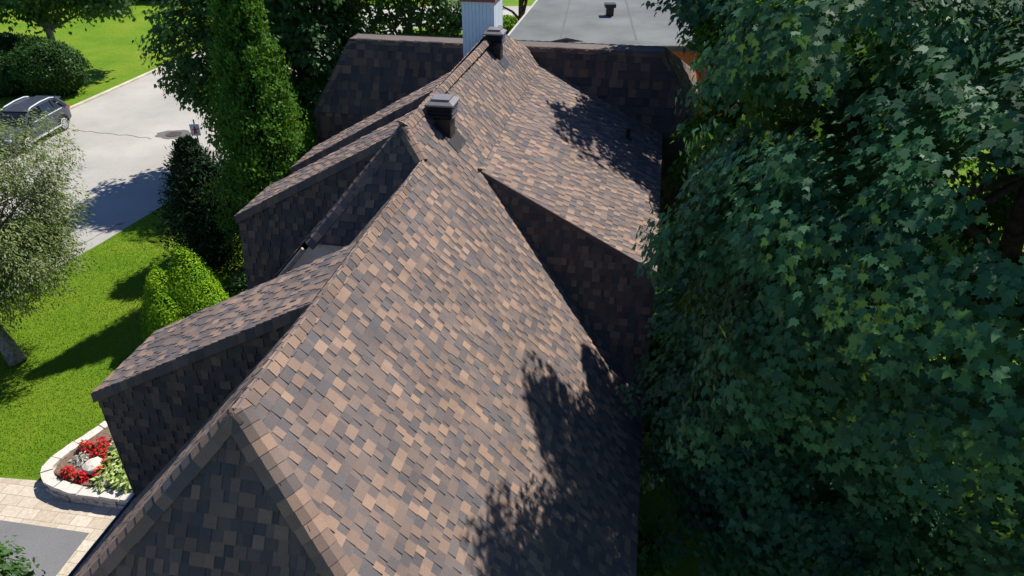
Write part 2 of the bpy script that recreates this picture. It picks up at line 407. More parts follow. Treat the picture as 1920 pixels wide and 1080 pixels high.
shingles(m, [pr(SE, -.36), Hs(RU2, SE, RV2), Hs(-6.5, 22.0, 7.0), Hs(-2.0, 22.0, 7.0)], 6)
m.build('hip_face', M_SH, house)
# caps
dR, dL = Hs(1, 0, T) - Hs(0, 0, 0), Hs(-1, 0, T) - Hs(0, 0, 0)
m = MB()
caps(m, Hs(RU, S0, RV), Hs(RU, S1 - .02, RV), dR, dL, 11)
m.build('ridge_cap', M_SH, house); m = MB()
caps(m, Hs(RU2 + .01, S2 + .02, RV2), Hs(RU2 + .16, SE, RV2 - .02), dR, dL, 12)
m.build('ridge_cap', M_SH, house); m = MB()
ap = Hs(RU, S0, RV)
for q0, q1, seed_ in ((pr(sb, EW), pr(8, 2), 13), (pl(sb, EW), pl(8, 2), 14)):
    caps(m, q0, ap - unit(ap - q0) * .02, inward(q0, ap, q1), inward(q0, ap, Hs(RU, sb, EV)), seed_, .16, hi=.022)
m.build('hip_cap', M_SH, house); m = MB()
q0 = Hs(-5.78, sh, 6.29); ap = Hs(RU2, S2, RV2); hc = Hs(-4.6, S2 - .507 * 1.2, RV2 + 1.2)
caps(m, q0, ap, inward(q0, ap, pl2(14, 1.2)), inward(q0, ap, hc), 15, .17, k=1.1, hi=.022)
q0 = pr(S1, 0); caps(m, q0, ap, inward(q0, ap, pr(13, 0)), inward(q0, ap, hc), 16, .13, hi=.022)
m.build('hip_cap', M_SH, house)
m = MB()                                              # bent tip where the caps of the upper ridge meet
tp = Hs(RU2, S2, RV2); c0 = (.30, .22, .17)
m.add([tp + (-.05, 0, .0), tp + (-.07, -.1, .14), tp + (.05, -.02, .05), tp + (.12, .05, -.02), tp + (0, .12, .03)], [(0, 2, 1), (1, 2, 4), (2, 3, 4), (0, 1, 4)], c0)
m.build('cap_tip', M_SH, house); m = MB()
tq = Hs(-3.0, 12.9, 5.57)
m.add([tq + (-.14, .02, .03), tq + (.0, -.12, .10), tq + (.06, .04, .02), tq + (.0, .12, .02), tq + (-.02, -.02, 0)], [(0, 1, 3), (1, 2, 3), (0, 4, 1), (1, 4, 2)], c0)
m.build('cap_tip', M_SH, house)

# walls (below the eaves)
m = MB()
def wallbox(mb, c4, v0, h0=0.0, col=None):            # c4: (u,s) outline, top at v0
    mb.prism([Hh(u, s, h0) for u, s in c4], [Hs(u, s, v0) for u, s in c4])
wallbox(m, [(RU - EW + .35, sb + .3), (RU + EW - .35, sb + .3), (RU + EW - .35, 20), (RU - EW + .35, 20)], EV - .05 + .1)
wallbox(m, [(-9.6, 20.4), (1.0, 20.4), (1.0, 27), (-9.6, 27)], 7.4)
m.build('wall', M_WALL, house)

# small flat roof between the near dormer and the upper hip
m = MB(); gp = [(-5.72, 6.33), (-3.3, 6.33), (-3.3, 9.9), (-8.75, 9.9)]
m.prism([Hs(u, 10.78, v) for u, v in gp], [Hs(u, 10.95, v) for u, v in gp])
fr = m.build('gable_wall', M_FLAT, house); fr['label'] = 'shaded beige gable wall under the clipped hip'
m = MB()
for k_, (ds, dz, rr) in enumerate(((0, .05, .028), (.08, .12, .022))):
    m.tube([Hs(-5.82, 10.60 + ds, 6.30 + dz), Hs(-8.78, 10.56 + ds, 9.69 + dz)], [rr, rr], 8)
m.build('rake_board', speckled('weathered_rake_board', (.42, .36, .30), .25, 14), fr)

def dormer(sA, sB, uI, vI, uO, vO, seed, slant=.0, far_drop=0, taper=0, label=None, fasc=.16):
    """a shed dormer: lit low-pitched roof, shingled cheeks and front running down to the eave"""
    # (dormer parts hang under one part of the house)
    d = MB()
    a, b, c, e = Hs(uI, sA, vI), Hs(uI, sB, vI), Hs(uO, sB, vO), Hs(uO, sA, vO)
    # front (outer) wall and near cheek
    hb = 2.6
    sg = 1 if uO > uI else -1
    uw = uO - sg * .05
    lowu = uw - sg * .0
    near = [Hs(uw, sA + .04, vO + .04), Hs(uI, sA + .04, vI + .04), Hs(uI, sA + .04 - slant * (EV - vI) * .35, min(EV, vI + 1.4)), Hs(uw, sA + .04 - slant * (EV - vO), EV + .1)]
    near = [Hs(uw, sA + .04, vO + .04), Hs(uI, sA + .04, vI + .04), Hs(uw, sA + .04 - slant * (EV - vO), EV + .1)]
    shingles(d, near, seed + 50, tw=1.0, lift=.011, k=.58)  # near cheek only: tones lowered to paint its shade
    front = [Hs(uw, sA + .04, vO + .04), Hs(uw, sB - .04, vO + .04), Hs(uw + sg * .05, sB - .04, EV + .1), Hs(uw + sg * .05, sA + .04 - slant * (EV - vO), EV + .1)]
    shingles(d, front, seed + 60)
    far = [Hs(uw, sB - .04, vO + .04), Hs(uI, sB - .04, vI + .04), Hs(uw, sB - .04, EV + .1)]
    shingles(d, far, seed + 70)
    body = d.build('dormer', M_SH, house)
    if label: body['label'] = label
    r = MB()
    shingles(r, [a, b, c, e], seed)
    o = r.build('dormer_roof', M_SH, body)
    f = MB()                                          # deck edge under the shingles, a real thickness
    th = fasc
    f.prism([a + (0, 0, -th), b + (0, 0, -th), c + (0, 0, -th), e + (0, 0, -th)], [a + (0, 0, -.008), b + (0, 0, -.008), c + (0, 0, -.008), e + (0, 0, -.008)], (.085, .072, .072))
    # starter shingles folded over the near rake
    rng = random.Random(seed); L = np.linalg.norm(e - a); t = (e - a) / L; k = int(L / .16)
    q = Hs(0, -.012, 0) - Hs(0, 0, 0)
    for i in range(k):
        p0 = a + t * (i * .16); p1 = a + t * ((i + 1) * .16 + .01); cc = tuple(x * .8 for x in pick(rng, GAPS + TONES[2:]))
        f.prism([p0 + (0, 0, -th * .98), p1 + (0, 0, -th * .98), p1 + q * 2 + (0, 0, -th * .98), p0 + q * 2 + (0, 0, -th * .98)], [p0 + (0, 0, -.004), p1 + (0, 0, -.004), p1 + q + (0, 0, -.004), p0 + q + (0, 0, -.004)], cc)
    f.build('rake_edge', M_SH, body)
    return body
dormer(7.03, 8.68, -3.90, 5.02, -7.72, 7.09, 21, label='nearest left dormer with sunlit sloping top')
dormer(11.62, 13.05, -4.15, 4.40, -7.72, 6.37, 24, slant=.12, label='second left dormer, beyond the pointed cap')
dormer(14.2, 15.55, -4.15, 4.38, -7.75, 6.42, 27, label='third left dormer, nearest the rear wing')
# right shed dormer: wide slope continuing from the main one, dark cheek facing the near end
m = MB()
vO = 7.2; cA = Hs(-3.0, 12.9, 5.57); cB = Hs(.6, 12.36, vO); cC = Hs(.66, VB(vO) - .02, vO + .03); cD = Hs(-3.0, VB(5.57), 5.57)
cheek = MB()
shingles(cheek, [cA + (0, 0, -.03), cB + (0, 0, -.03), pr(VS(EW) - .0, EW)], 31, lift=.011, k=.62)  # cheek shade painted in by darkening the shingle tones
shingles(cheek, [cB + (0, 0, -.04), Hs(.62, 20.2, vO), Hs(.64, 20.2, EV), Hs(.6, VS(EW), EV)], 32)
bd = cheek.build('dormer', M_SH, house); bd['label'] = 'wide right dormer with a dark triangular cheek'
shingles(m, [cA, cB, cC, cD], 1)
m.build('dormer_roof', M_SH, bd)
m = MB()
q = Hs(0, -.03, 0) - Hs(0, 0, 0)
m.prism([cA + (0, 0, -.10), cB + (0, 0, -.10), cB + (0, 0, -.10) + q, cA + (0, 0, -.10) + q], [cA + (0, 0, .012), cB + (0, 0, .012), cB + (0, 0, .012) + q, cA + (0, 0, .012) + q], (.10, .08, .078))
m.build('rake_edge', M_SH, bd)

# rear wing: steep shingled face turned to the camera
wing = MB(); VM, VL = 7.2, 9.9
def wf(u, v): return Hs(u, VB(v), v)
for i, (pp) in enumerate([[wf(-8.75, 5.11), wf(.48, 5.11), wf(1.75, VM), wf(-9.92, VM)], [wf(-9.92, VM), wf(1.75, VM), Hs(1.75, VB(VM) + .05, VL), Hs(-9.92, VB(VM) + .05, VL)]]):
    shingles(wing, pp, 41, expo=.235, tw=1.75, lift=.013, k=.62)  # wing face in same shingles, its shade darkened into the tones
shingles(wing, [wf(-8.75, 5.11), Hs(-8.75, 21.6, 5.11), Hs(-9.95, 27, VM), wf(-9.95, VM)], 42, expo=.2)
shingles(wing, [wf(-9.95, VM), Hs(-9.95, 27, VM), Hs(-9.95, 27, VL), Hs(-9.95, 20.3, VL)], 43, expo=.2)
shingles(wing, [wf(.48, 5.11), Hs(.48, 21.6, 5.11), Hs(1.78, 27, VM), wf(1.78, VM)], 44, expo=.2)
shingles(wing, [wf(1.78, VM), Hs(1.78, 27, VM), Hs(1.78, 27, VL), Hs(1.78, 20.3, VL)], 45, expo=.2)
shingles(wing, [Hs(-8.75, 21.6, 5.11), Hs(.48, 21.6, 5.11), Hs(1.8, 27, VM), Hs(-9.95, 27, VM)], 46, expo=.2)
wing.add([wf(-8.75, 5.12), wf(.48, 5.12), Hs(.48, 21.6, 5.12), Hs(-8.75, 21.6, 5.12)], [(0, 1, 2, 3)], (.14, .12, .11))
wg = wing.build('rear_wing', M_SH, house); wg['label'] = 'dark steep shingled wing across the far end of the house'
m = MB()
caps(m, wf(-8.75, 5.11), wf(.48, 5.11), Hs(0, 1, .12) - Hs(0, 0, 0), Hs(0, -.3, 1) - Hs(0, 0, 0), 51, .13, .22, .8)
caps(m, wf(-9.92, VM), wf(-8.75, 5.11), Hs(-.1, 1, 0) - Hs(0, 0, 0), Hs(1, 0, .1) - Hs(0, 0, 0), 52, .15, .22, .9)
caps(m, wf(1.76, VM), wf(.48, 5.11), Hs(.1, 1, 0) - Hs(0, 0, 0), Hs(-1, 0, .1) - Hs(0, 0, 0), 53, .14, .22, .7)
m.build('ridge_cap', M_SH, wg)

# gutters along the eaves
for sg, lab in ((-1, 'gutter along the left eave'),):
    m = MB(); uu = RU + sg * (EW + .06); vv = EV + .06
    sec = [(-.045, -.03), (-.045, .05), (.045, .05), (.045, -.03), (.033, -.03), (.033, .035), (-.033, .035), (-.033, -.03)]
    s_a, s_b = sb - .1, (11.2 if sg > 0 else 20.0)
    V = [Hs(uu + a, s_a, vv + b) for a, b in sec] + [Hs(uu + a, s_b, vv + b) for a, b in sec]
    m.add(V, [(i, (i + 1) % 8, 8 + (i + 1) % 8, 8 + i) for i in range(8)] + [tuple(range(8)), tuple(range(8, 16))])
    m.build('gutter', M_GUTTER, house)['label'] = lab

# box vents on the ridge
def roof_vent(u, s, wd, label):
    zr = CAM_H - (RV2 + max(0, (u - RU2)) * T)
    cx, cy, _ = Hs(u, s, 0); rot = -PHI
    b = MB(); b.box((cx, cy, zr - .18), (wd * .78, wd * .78, .76), rot)
    o = b.build('roof_vent', M_DKMETAL, house); o['label'] = label
    f = MB(); top = zr + .25; c, si = math.cos(rot), math.sin(rot)
    def ring(r, z): return [(cx + (x * c - y * si) * r / 2, cy + (x * si + y * c) * r / 2, z) for x, y in ((-1, -1), (1, -1), (1, 1), (-1, 1))]
    for k in range(3):                                # louvre blades: flared sloping skirts
        z0 = top + .01 + k * .072
        f.prism(ring(wd * 1.13, z0), ring(wd * .84, z0 + .05)); f.prism(ring(wd * .70, z0 + .0502), ring(wd * .70, z0 + .0718))
    f.build('louvre', M_DKMETAL, o)
    h = MB(); z0 = top + .226
    h.prism(ring(wd * 1.22, z0), ring(wd * 1.22, z0 + .03)); h.prism(ring(wd * 1.21, z0 + .031), ring(wd * .80, z0 + .085)); h.prism(ring(wd * .78, z0 + .086), ring(wd * .78, z0 + .115))
    h.build('hood', M_HOOD, o)
    fl = MB()
    fl.add([Hs(u - .1, s - wd * .75, RV2 + (u - .1 - RU2) * T - .03), Hs(u + wd * .8, s - wd * .75, RV2 + (u + wd * .8 - RU2) * T - .03), Hs(u + wd * .8, s + wd * .75, RV2 + (u + wd * .8 - RU2) * T - .03), Hs(u - .1, s + wd * .75, RV2 + (u - .1 - RU2) * T - .03)], [(0, 1, 2, 3)])
    fl.build('flashing', M_DKMETAL, o)
roof_vent(-3.72, 12.98, .45, 'nearer box vent with grey hood astride the ridge')
roof_vent(-3.80, 18.35, .42, 'farther box vent astride the ridge beside the chimney')
# plumbing pipe on the far right slope
pu, ps = -.28, 18.55; pz = 5.57 + .4528 * (pu + 3.0)
m = MB(); a = Hs(pu, ps, pz + .05); m.tube([a, a + (0, 0, .32)], [.055, .055], 12); m.tube([a + (0, 0, .321), a + (0, 0, .35)], [.065, .065], 12)
m.tube([a, a + (0, 0, .10)], [.13, .07], 12)
m.build('vent_pipe', M_DKMETAL, house)['label'] = 'short dark plumbing pipe on the far right slope'
# chimney
m = MB(); cw, cdp = .86, 1.15; ccu, ccs = -4.42, 19.75; rot = -PHI
cx, cy, _ = Hs(ccu, ccs, 0); zb, zt = 6.2, 8.78
c, si = math.cos(rot), math.sin(rot)
def cpt(x, y, z): return (cx + x * c - y * si, cy + x * si + y * c, z)
prof = []                                             # ribbed cladding outline
def ribs(a0, a1, n, fx):
    out = []
    for i in range(n):
        t0 = a0 + (a1 - a0) * i / n; t1 = a0 + (a1 - a0) * (i + .82) / n; t2 = a0 + (a1 - a0) * (i + .86) / n; t3 = a0 + (a1 - a0) * (i + .96) / n
        out += [fx(t0, 0), fx(t1, 0), fx(t2, .012), fx(t3, .012)]
    return out
prof += ribs(-cw / 2, cw / 2, 9, lambda t, d: (t, -cdp / 2 + d)); prof += ribs(-cdp / 2, cdp / 2, 6, lambda t, d: (cw / 2 - d, t))
prof += ribs(cw / 2, -cw / 2, 9, lambda t, d: (t, cdp / 2 - d)); prof += ribs(cdp / 2, -cdp / 2, 6, lambda t, d: (-cw / 2 + d, t))
m.prism([cpt(x, y, zb) for x, y in prof], [cpt(x, y, zt) for x, y in prof])
ch = m.build('chimney', M_SIDE, house); ch['label'] = 'white ribbed metal chimney with red brown cap'
m = MB(); m.box((cx, cy, zt + .13), (cw + .08, cdp + .08, .25), rot); m.box((cx, cy, zt + .29), (cw + .2, cdp + .2, .06), rot)
m.build('chimney_cap', M_REDCAP, ch)

# ------------------------------------------------------------------ vegetation
rs = np.random.RandomState(11)
def maple_tpl():
    Rr = [(.04, .0), (.26, -.14), (.27, .02), (.55, .10), (.42, .24), (.54, .50), (.27, .42), (.15, .66)]
    P = Rr + [(0, .98)] + [(-x, y) for x, y in Rr[::-1]]
    return np.array([(x, y, -.22 * abs(x) - .22 * y * y) for x, y in P])
TPL_MAPLE = maple_tpl()
TPL_LEAF = np.array([(0, 0, 0), (.30, .38, -.07), (0, 1, -.16), (-.30, .38, -.07)])
TPL_CLUS = np.array([(0, 0, 0), (.30, .10, -.05), (.44, .48, -.1), (.2, .55, -.02), (0, 1, -.2), (-.24, .6, -.05), (-.46, .42, -.1), (-.28, .08, -.03)])
TPL_NARROW = np.array([(0, 0, 0), (.15, .45, -.03), (0, 1, -.14), (-.15, .45, -.03)])
TPL_FROND = np.array([(0, 0, 0), (.22, .22, 0), (.12, .42, 0), (.26, .60, .03), (.07, .72, .03), (0, 1, .08), (-.09, .68, .03), (-.27, .55, .03), (-.11, .38, 0), (-.2, .2, 0)])
def lump(seed, k=7, amp=.16):
    r = np.random.RandomState(seed); D = unit(r.normal(size=(k, 3))) * r.uniform(2.0, 5.5, (k, 1)); ph = r.uniform(0, 6.28, k)
    return lambda d: 1 + amp * np.sin(d @ D.T + ph).sum(1) / math.sqrt(k) * 1.2
def crown(ells, nspray, per, seed, spray_r, leaf, shell=(.72, 1.0), flat=.45, droop=.5, amp=.16, outw=.55, dens=None, jit=.5, pendant=0.0, boughs=0, brad=.75):
    r = np.random.RandomState(seed); C0 = []; N0 = []
    vol = np.array([e[3] * e[4] + e[4] * e[5] + e[3] * e[5] for e in ells]); vol = vol / vol.sum()
    for k, e in enumerate(ells):
        n = int(nspray * vol[k] * 1.3); d = unit(r.normal(size=(n, 3)))
        f = lump(seed * 31 + k, amp=amp)(d); rad = r.uniform(shell[0], shell[1], n) ** .7 * f
        ax = np.array(e[3:6]); p = np.array(e[:3]) + d * ax * rad[:, None]; nn = unit(d / ax)
        keep = np.ones(n, bool)
        for j, e2 in enumerate(ells):
            if j != k: keep &= (((p - np.array(e2[:3])) / np.array(e2[3:6])) ** 2).sum(1) > .62
        if dens is not None: keep &= dens(p, r)
        C0.append(p[keep]); N0.append(nn[keep])
    C0 = np.concatenate(C0); N0 = np.concatenate(N0); n = len(C0)
    if boughs:                                         # tiers: sprays gather on separate drooping boughs
        b = r.choice(n, boughs, replace=False); bi = np.repeat(b, max(1, n // boughs)); n = len(bi)
        hb = N0[bi] * np.array((1, 1, .3)); hb = unit(hb); sb_ = unit(np.cross(hb, (0, 0, 1)))
        aa = r.uniform(0, 6.28, n); qq = np.sqrt(r.uniform(0, 1, n)) * brad * r.uniform(.7, 1.25, boughs).repeat(n // boughs)
        ox, oy = qq * np.cos(aa), qq * np.sin(aa)
        C0 = C0[bi] + sb_ * ox[:, None] + hb * oy[:, None] * .8; C0[:, 2] -= .55 * (qq ** 2) / brad + np.maximum(oy, 0) * .35
        N0 = unit(N0[bi] + sb_ * (ox / brad * .5)[:, None] + hb * (oy / brad * .4)[:, None])
    sz = r.uniform(.7, 1.3, n) * spray_r
    hor = N0.copy(); hor[:, 2] *= .35; hor = unit(hor)
    ci = np.repeat(np.arange(n), per); m = len(ci)
    # points over a shallow dome, hanging outwards
    a = r.uniform(0, 2 * math.pi, m); q = np.sqrt(r.uniform(0, 1, m))
    sx = unit(np.cross(hor[ci], (0, 0, 1))); fw = hor[ci]
    x = q * np.cos(a); y = q * np.sin(a)
    pos = C0[ci] + (sx * x[:, None] + fw * y[:, None]) * sz[ci][:, None]
    pos[:, 2] += sz[ci] * (flat * r.normal(size=m) * .45 - droop * (q ** 2) * .7) - pendant * r.uniform(0, 1, m) ** 2
    nrm = unit(N0[ci] * outw + np.array((0, 0, .75)) + sx * (x * .4)[:, None] + fw * (y * .45)[:, None] + r.normal(size=(m, 3)) * jit * .6)
    tip = fw * (.6 + .5 * y)[:, None] + sx * (x * .8)[:, None] + np.array((0, 0, -.55 - pendant * .4)) + r.normal(size=(m, 3)) * .45
    size = r.uniform(.7, 1.25, m) * leaf
    bt = (np.repeat(r.uniform(0, 1, boughs), n // boughs) if boughs else r.uniform(.15, .85, n))
    tint = np.clip((bt * .5 + r.uniform(0, 1, n) * .2)[ci] + r.uniform(0, 1, m) * .3 - (q ** 2) * .10, 0, 1)
    return pos, nrm, tip, size, tint, C0
def limbs(mb, base, top, targets, r0, seed, n=9):
    base, top = np.array(base, float), np.array(top, float); r = np.random.RandomState(seed)
    P = [base + (top - base) * t + np.r_[r.normal(size=2) * .08 * math.sin(t * 3.1), 0] for t in np.linspace(0, 1, 7)]
    rad = [r0 * (1.25 if i == 0 else 1) * (1 - .72 * i / 6) for i in range(7)]; mb.tube(P, rad, n)
    for T_ in targets:
        T_ = np.array(T_, float); k = r.randint(2, 6); a = P[k]; mid = (a + T_) / 2 + np.r_[r.normal(size=2) * .15, abs(r.normal()) * .25]
        q1 = a + (mid - a) * .5 + r.normal(size=3) * .05; q2 = mid + (T_ - mid) * .5 + r.normal(size=3) * .08
        rr = rad[k] * .55; mb.tube([a, q1, mid, q2, T_], [rr, rr * .75, rr * .5, rr * .3, .012], 6)
def tree(name, label, base, top, r0, ells, nspray, per, seed, spray_r, leaf, mat, bark, tpl=TPL_CLUS, nl=14, group=None, cat='tree', crown_name='crown', **kw):
    t = thing(name, label, cat, base, group)
    pos, nrm, tip, size, tint, C0 = crown(ells, nspray, per, seed, spray_r, leaf, **kw)
    build_leaves(crown_name, mat, pos, nrm, tip, size, tpl, tint, t)
    m = MB(); r = np.random.RandomState(seed + 5)
    idx = r.choice(len(C0), min(nl, len(C0)), replace=False)
    limbs(m, base, top, C0[idx], r0, seed)
    m.build('trunk', bark, t, smooth=True); return t

L_MAPLE = leaf_mat('maple_leaf', [(0, (.014, .055, .028)), (.45, (.032, .110, .048)), (.8, (.065, .185, .075)), (1, (.085, .215, .070))], .25, (.24, .44, .02), .38, .45)
L_BRIGHT = leaf_mat('sunny_maple_leaf', [(0, (.05, .14, .02)), (.6, (.12, .27, .025)), (1, (.26, .42, .03))], .40, (.3, .5, .03), .42, .4)
L_DEC = leaf_mat('broad_leaf', [(0, (.022, .065, .016)), (.5, (.04, .11, .02)), (1, (.085, .17, .03))], .28, (.25, .45, .03), .42, .4)
L_CEDAR = leaf_mat('cedar_frond', [(0, (.03, .095, .014)), (.6, (.065, .17, .018)), (1, (.13, .27, .02))], .2, (.25, .45, .02), .6, .2)
L_JUN = leaf_mat('juniper_needle', [(0, (.010, .026, .012)), (1, (.024, .055, .02))], .08, (.05, .1, .02), .6, .15)
L_SPR = leaf_mat('golden_spruce_needle', [(0, (.10, .23, .010)), (.6, (.19, .36, .014)), (1, (.28, .45, .02))], .2, (.3, .5, .02), .6, .15)
L_OLIVE = leaf_mat('crabapple_leaf', [(0, (.08, .12, .03)), (.5, (.16, .22, .06)), (.85, (.25, .30, .11)), (.93, (.24, .13, .06)), (1, (.32, .28, .18))], .22, (.3, .35, .08), .45, .4)
L_HEDGE = leaf_mat('hedge_leaf', [(0, (.015, .04, .010)), (.6, (.03, .085, .014)), (1, (.07, .15, .02))], .15, (.15, .3, .02), .45, .3)
L_HOSTA = leaf_mat('variegated_hosta_leaf', [(0, (.12, .22, .04)), (.4, (.28, .38, .09)), (.8, (.45, .52, .20)), (1, (.60, .62, .36))], .2, (.4, .5, .1), .45, .3)
L_HOSTAG = leaf_mat('green_hosta_leaf', [(0, (.03, .10, .02)), (1, (.08, .20, .03))], .2, (.2, .4, .05), .45, .3)
L_RED = leaf_mat('red_petal', [(0, (.35, .005, .012)), (.6, (.60, .012, .025)), (1, (.72, .05, .04))], .15, (.8, .05, .05), .5, .2)
L_ORANGE = leaf_mat('orange_petal', [(0, (.65, .12, .01)), (1, (.8, .3, .02))], .15, (.8, .3, .05), .5, .2)
L_SILVER = leaf_mat('silver_leaf', [(0, (.30, .30, .24)), (1, (.50, .50, .42))], .1, (.4, .4, .3), .6, .2)

# the large maple beside the house
ME = [(7.1, 10.5, 6.6, 4.0, 3.7, 4.4), (6.55, 7.0, 8.5, 3.9, 3.8, 3.9), (4.2, 9.0, 10.6, 1.7, 1.6, 1.5), (4.3, 8.2, 8.1, 1.7, 2.5, 2.3), (8.3, 14.2, 7.0, 3.2, 3.0, 3.4), (5.1, 9.8, 3.8, 2.75, 4.8, 2.4), (7.9, 7.6, 5.4, 3.2, 3.2, 2.6)]
tree('maple_tree', 'large dark green maple filling the right side beside the house', (8.2, 10.2, 0), (8.3, 10.6, 9.5), .34, ME, 6400, 44, 3, .34, .110, L_MAPLE, M_BARK, TPL_MAPLE, 26, shell=(.5, 1.0), amp=.15, droop=1.3, outw=1.1, boughs=760, brad=.74, jit=.5)
tree('maple_tree', 'smaller sunlit yellow green maple between the large one and the rear wing', (6.9, 17.4, 0), (6.8, 17.3, 7.5), .18, [(6.4, 16.9, 6.8, 2.2, 2.3, 3.1), (4.8, 12.8, 10.3, 1.3, 1.4, 1.6), (5.5, 14.9, 4.6, 1.4, 1.6, 1.9)], 860, 50, 4, .36, .14, L_BRIGHT, M_BARK, TPL_MAPLE, 24, shell=(.5, 1.0), amp=.22, droop=1.0, outw=.8, boughs=110, brad=.55, jit=.75)
tree('maple_tree', 'maple behind the large one, its branches over the grey neighbouring roof', (8.4, 21.5, 0), (8.2, 21.4, 11), .24, [(7.4, 21.2, 10.3, 3.4, 3.2, 2.8), (11.0, 22.0, 7.5, 3.2, 3.2, 3.6)], 900, 36, 5, .5, .21, L_MAPLE, M_BARK, TPL_CLUS, 30, shell=(.5, 1), amp=.2, droop=.8)
tree('maple_tree', 'tall maple at the top right corner, farther than the others', (14.5, 27, 0), (14.5, 27, 11), .3, [(14.5, 27, 9, 5, 5, 5.5)], 700, 34, 6, .7, .3, L_DEC, M_BARK, TPL_CLUS, 20)
# trees left of and behind the house
G1 = 'broadleaf trees beyond the house'
tree('broadleaf_tree', 'broad tree behind the tall cedar, leaning over the road', (-11.4, 30.2, 0), (-11.4, 30.2, 7), .18, [(-11.9, 29.7, 5.6, 2.1, 2.2, 3.2), (-10.4, 30.2, 6.8, 2.4, 2.3, 2.5), (-10.9, 29.0, 3.8, 1.6, 1.6, 2.3)], 800, 38, 7, .42, .17, L_DEC, M_BARK, TPL_CLUS, 24, group=G1, shell=(.5, 1), amp=.2, droop=.8)
tree('broadleaf_tree', 'dense dark tree between the cedar and the left end of the rear wing', (-9.2, 31, 0), (-9.2, 31, 8), .2, [(-9.2, 30.5, 5.0, 2.8, 2.6, 4.2), (-8.2, 31, 8.6, 3.0, 2.6, 2.8)], 700, 34, 8, .5, .2, L_DEC, M_BARK, TPL_CLUS, 24, group=G1, shell=(.5, 1), amp=.2, droop=.8)
tree('broadleaf_tree', 'bright leafy tree just left of the white chimney, above the rear wing', (-4.6, 34, 0), (-4.6, 34, 8), .2, [(-5.4, 33.2, 5.2, 3.2, 2.8, 4.2), (-3.2, 33.8, 5.6, 2.4, 2.6, 3.6), (-5.6, 33, 9.0, 3.0, 2.6, 2.6)], 800, 34, 9, .5, .2, L_DEC, M_BARK, TPL_CLUS, 24, group=G1, shell=(.5, 1), amp=.2, droop=.8)
tree('street_tree', 'small tree with bare dark trunk between the chimney and the grey roof', (.55, 50, 0), (.6, 50, 6), .26, [(.6, 50, 6.8, 3.4, 2.6, 2.6), (-1.6, 49.4, 4.6, 1.5, 1.2, 1.2)], 300, 30, 10, .6, .3, L_DEC, M_BARK, TPL_CLUS, 16)
tree('yard_tree', 'dark spreading tree in the far left yard above the clipped bush', (-29.0, 46.6, 0), (-28.6, 46.6, 6.5), .28, [(-28.3, 46, 6.6, 5.6, 3.6, 3.0), (-24.6, 45.6, 5.2, 2.3, 2.0, 1.9), (-32, 46.5, 6.6, 4, 3, 3)], 700, 34, 12, .7, .26, L_DEC, M_GBARK, TPL_CLUS, 20, shell=(.4, 1), droop=.8)
m = thing('bare_trunk_tree', 'leaning tree with pale patched trunk at the far left edge', 'tree', (-31.3, 44.2, 0))
q = MB(); limbs(q, (-31.3, 44.2, 0), (-33.5, 44.6, 7.5), [(-35, 45, 8.5), (-32, 44, 9), (-34, 43, 9)], .30, 77); q.build('trunk', M_GBARK, m, smooth=True)
pos, nrm, tip, size, tint, C0 = crown([(-34, 44.6, 8.8, 3.2, 3, 2.4)], 240, 30, 13, .6, .26); build_leaves('crown', L_DEC, pos, nrm, tip, size, TPL_CLUS, tint, m)

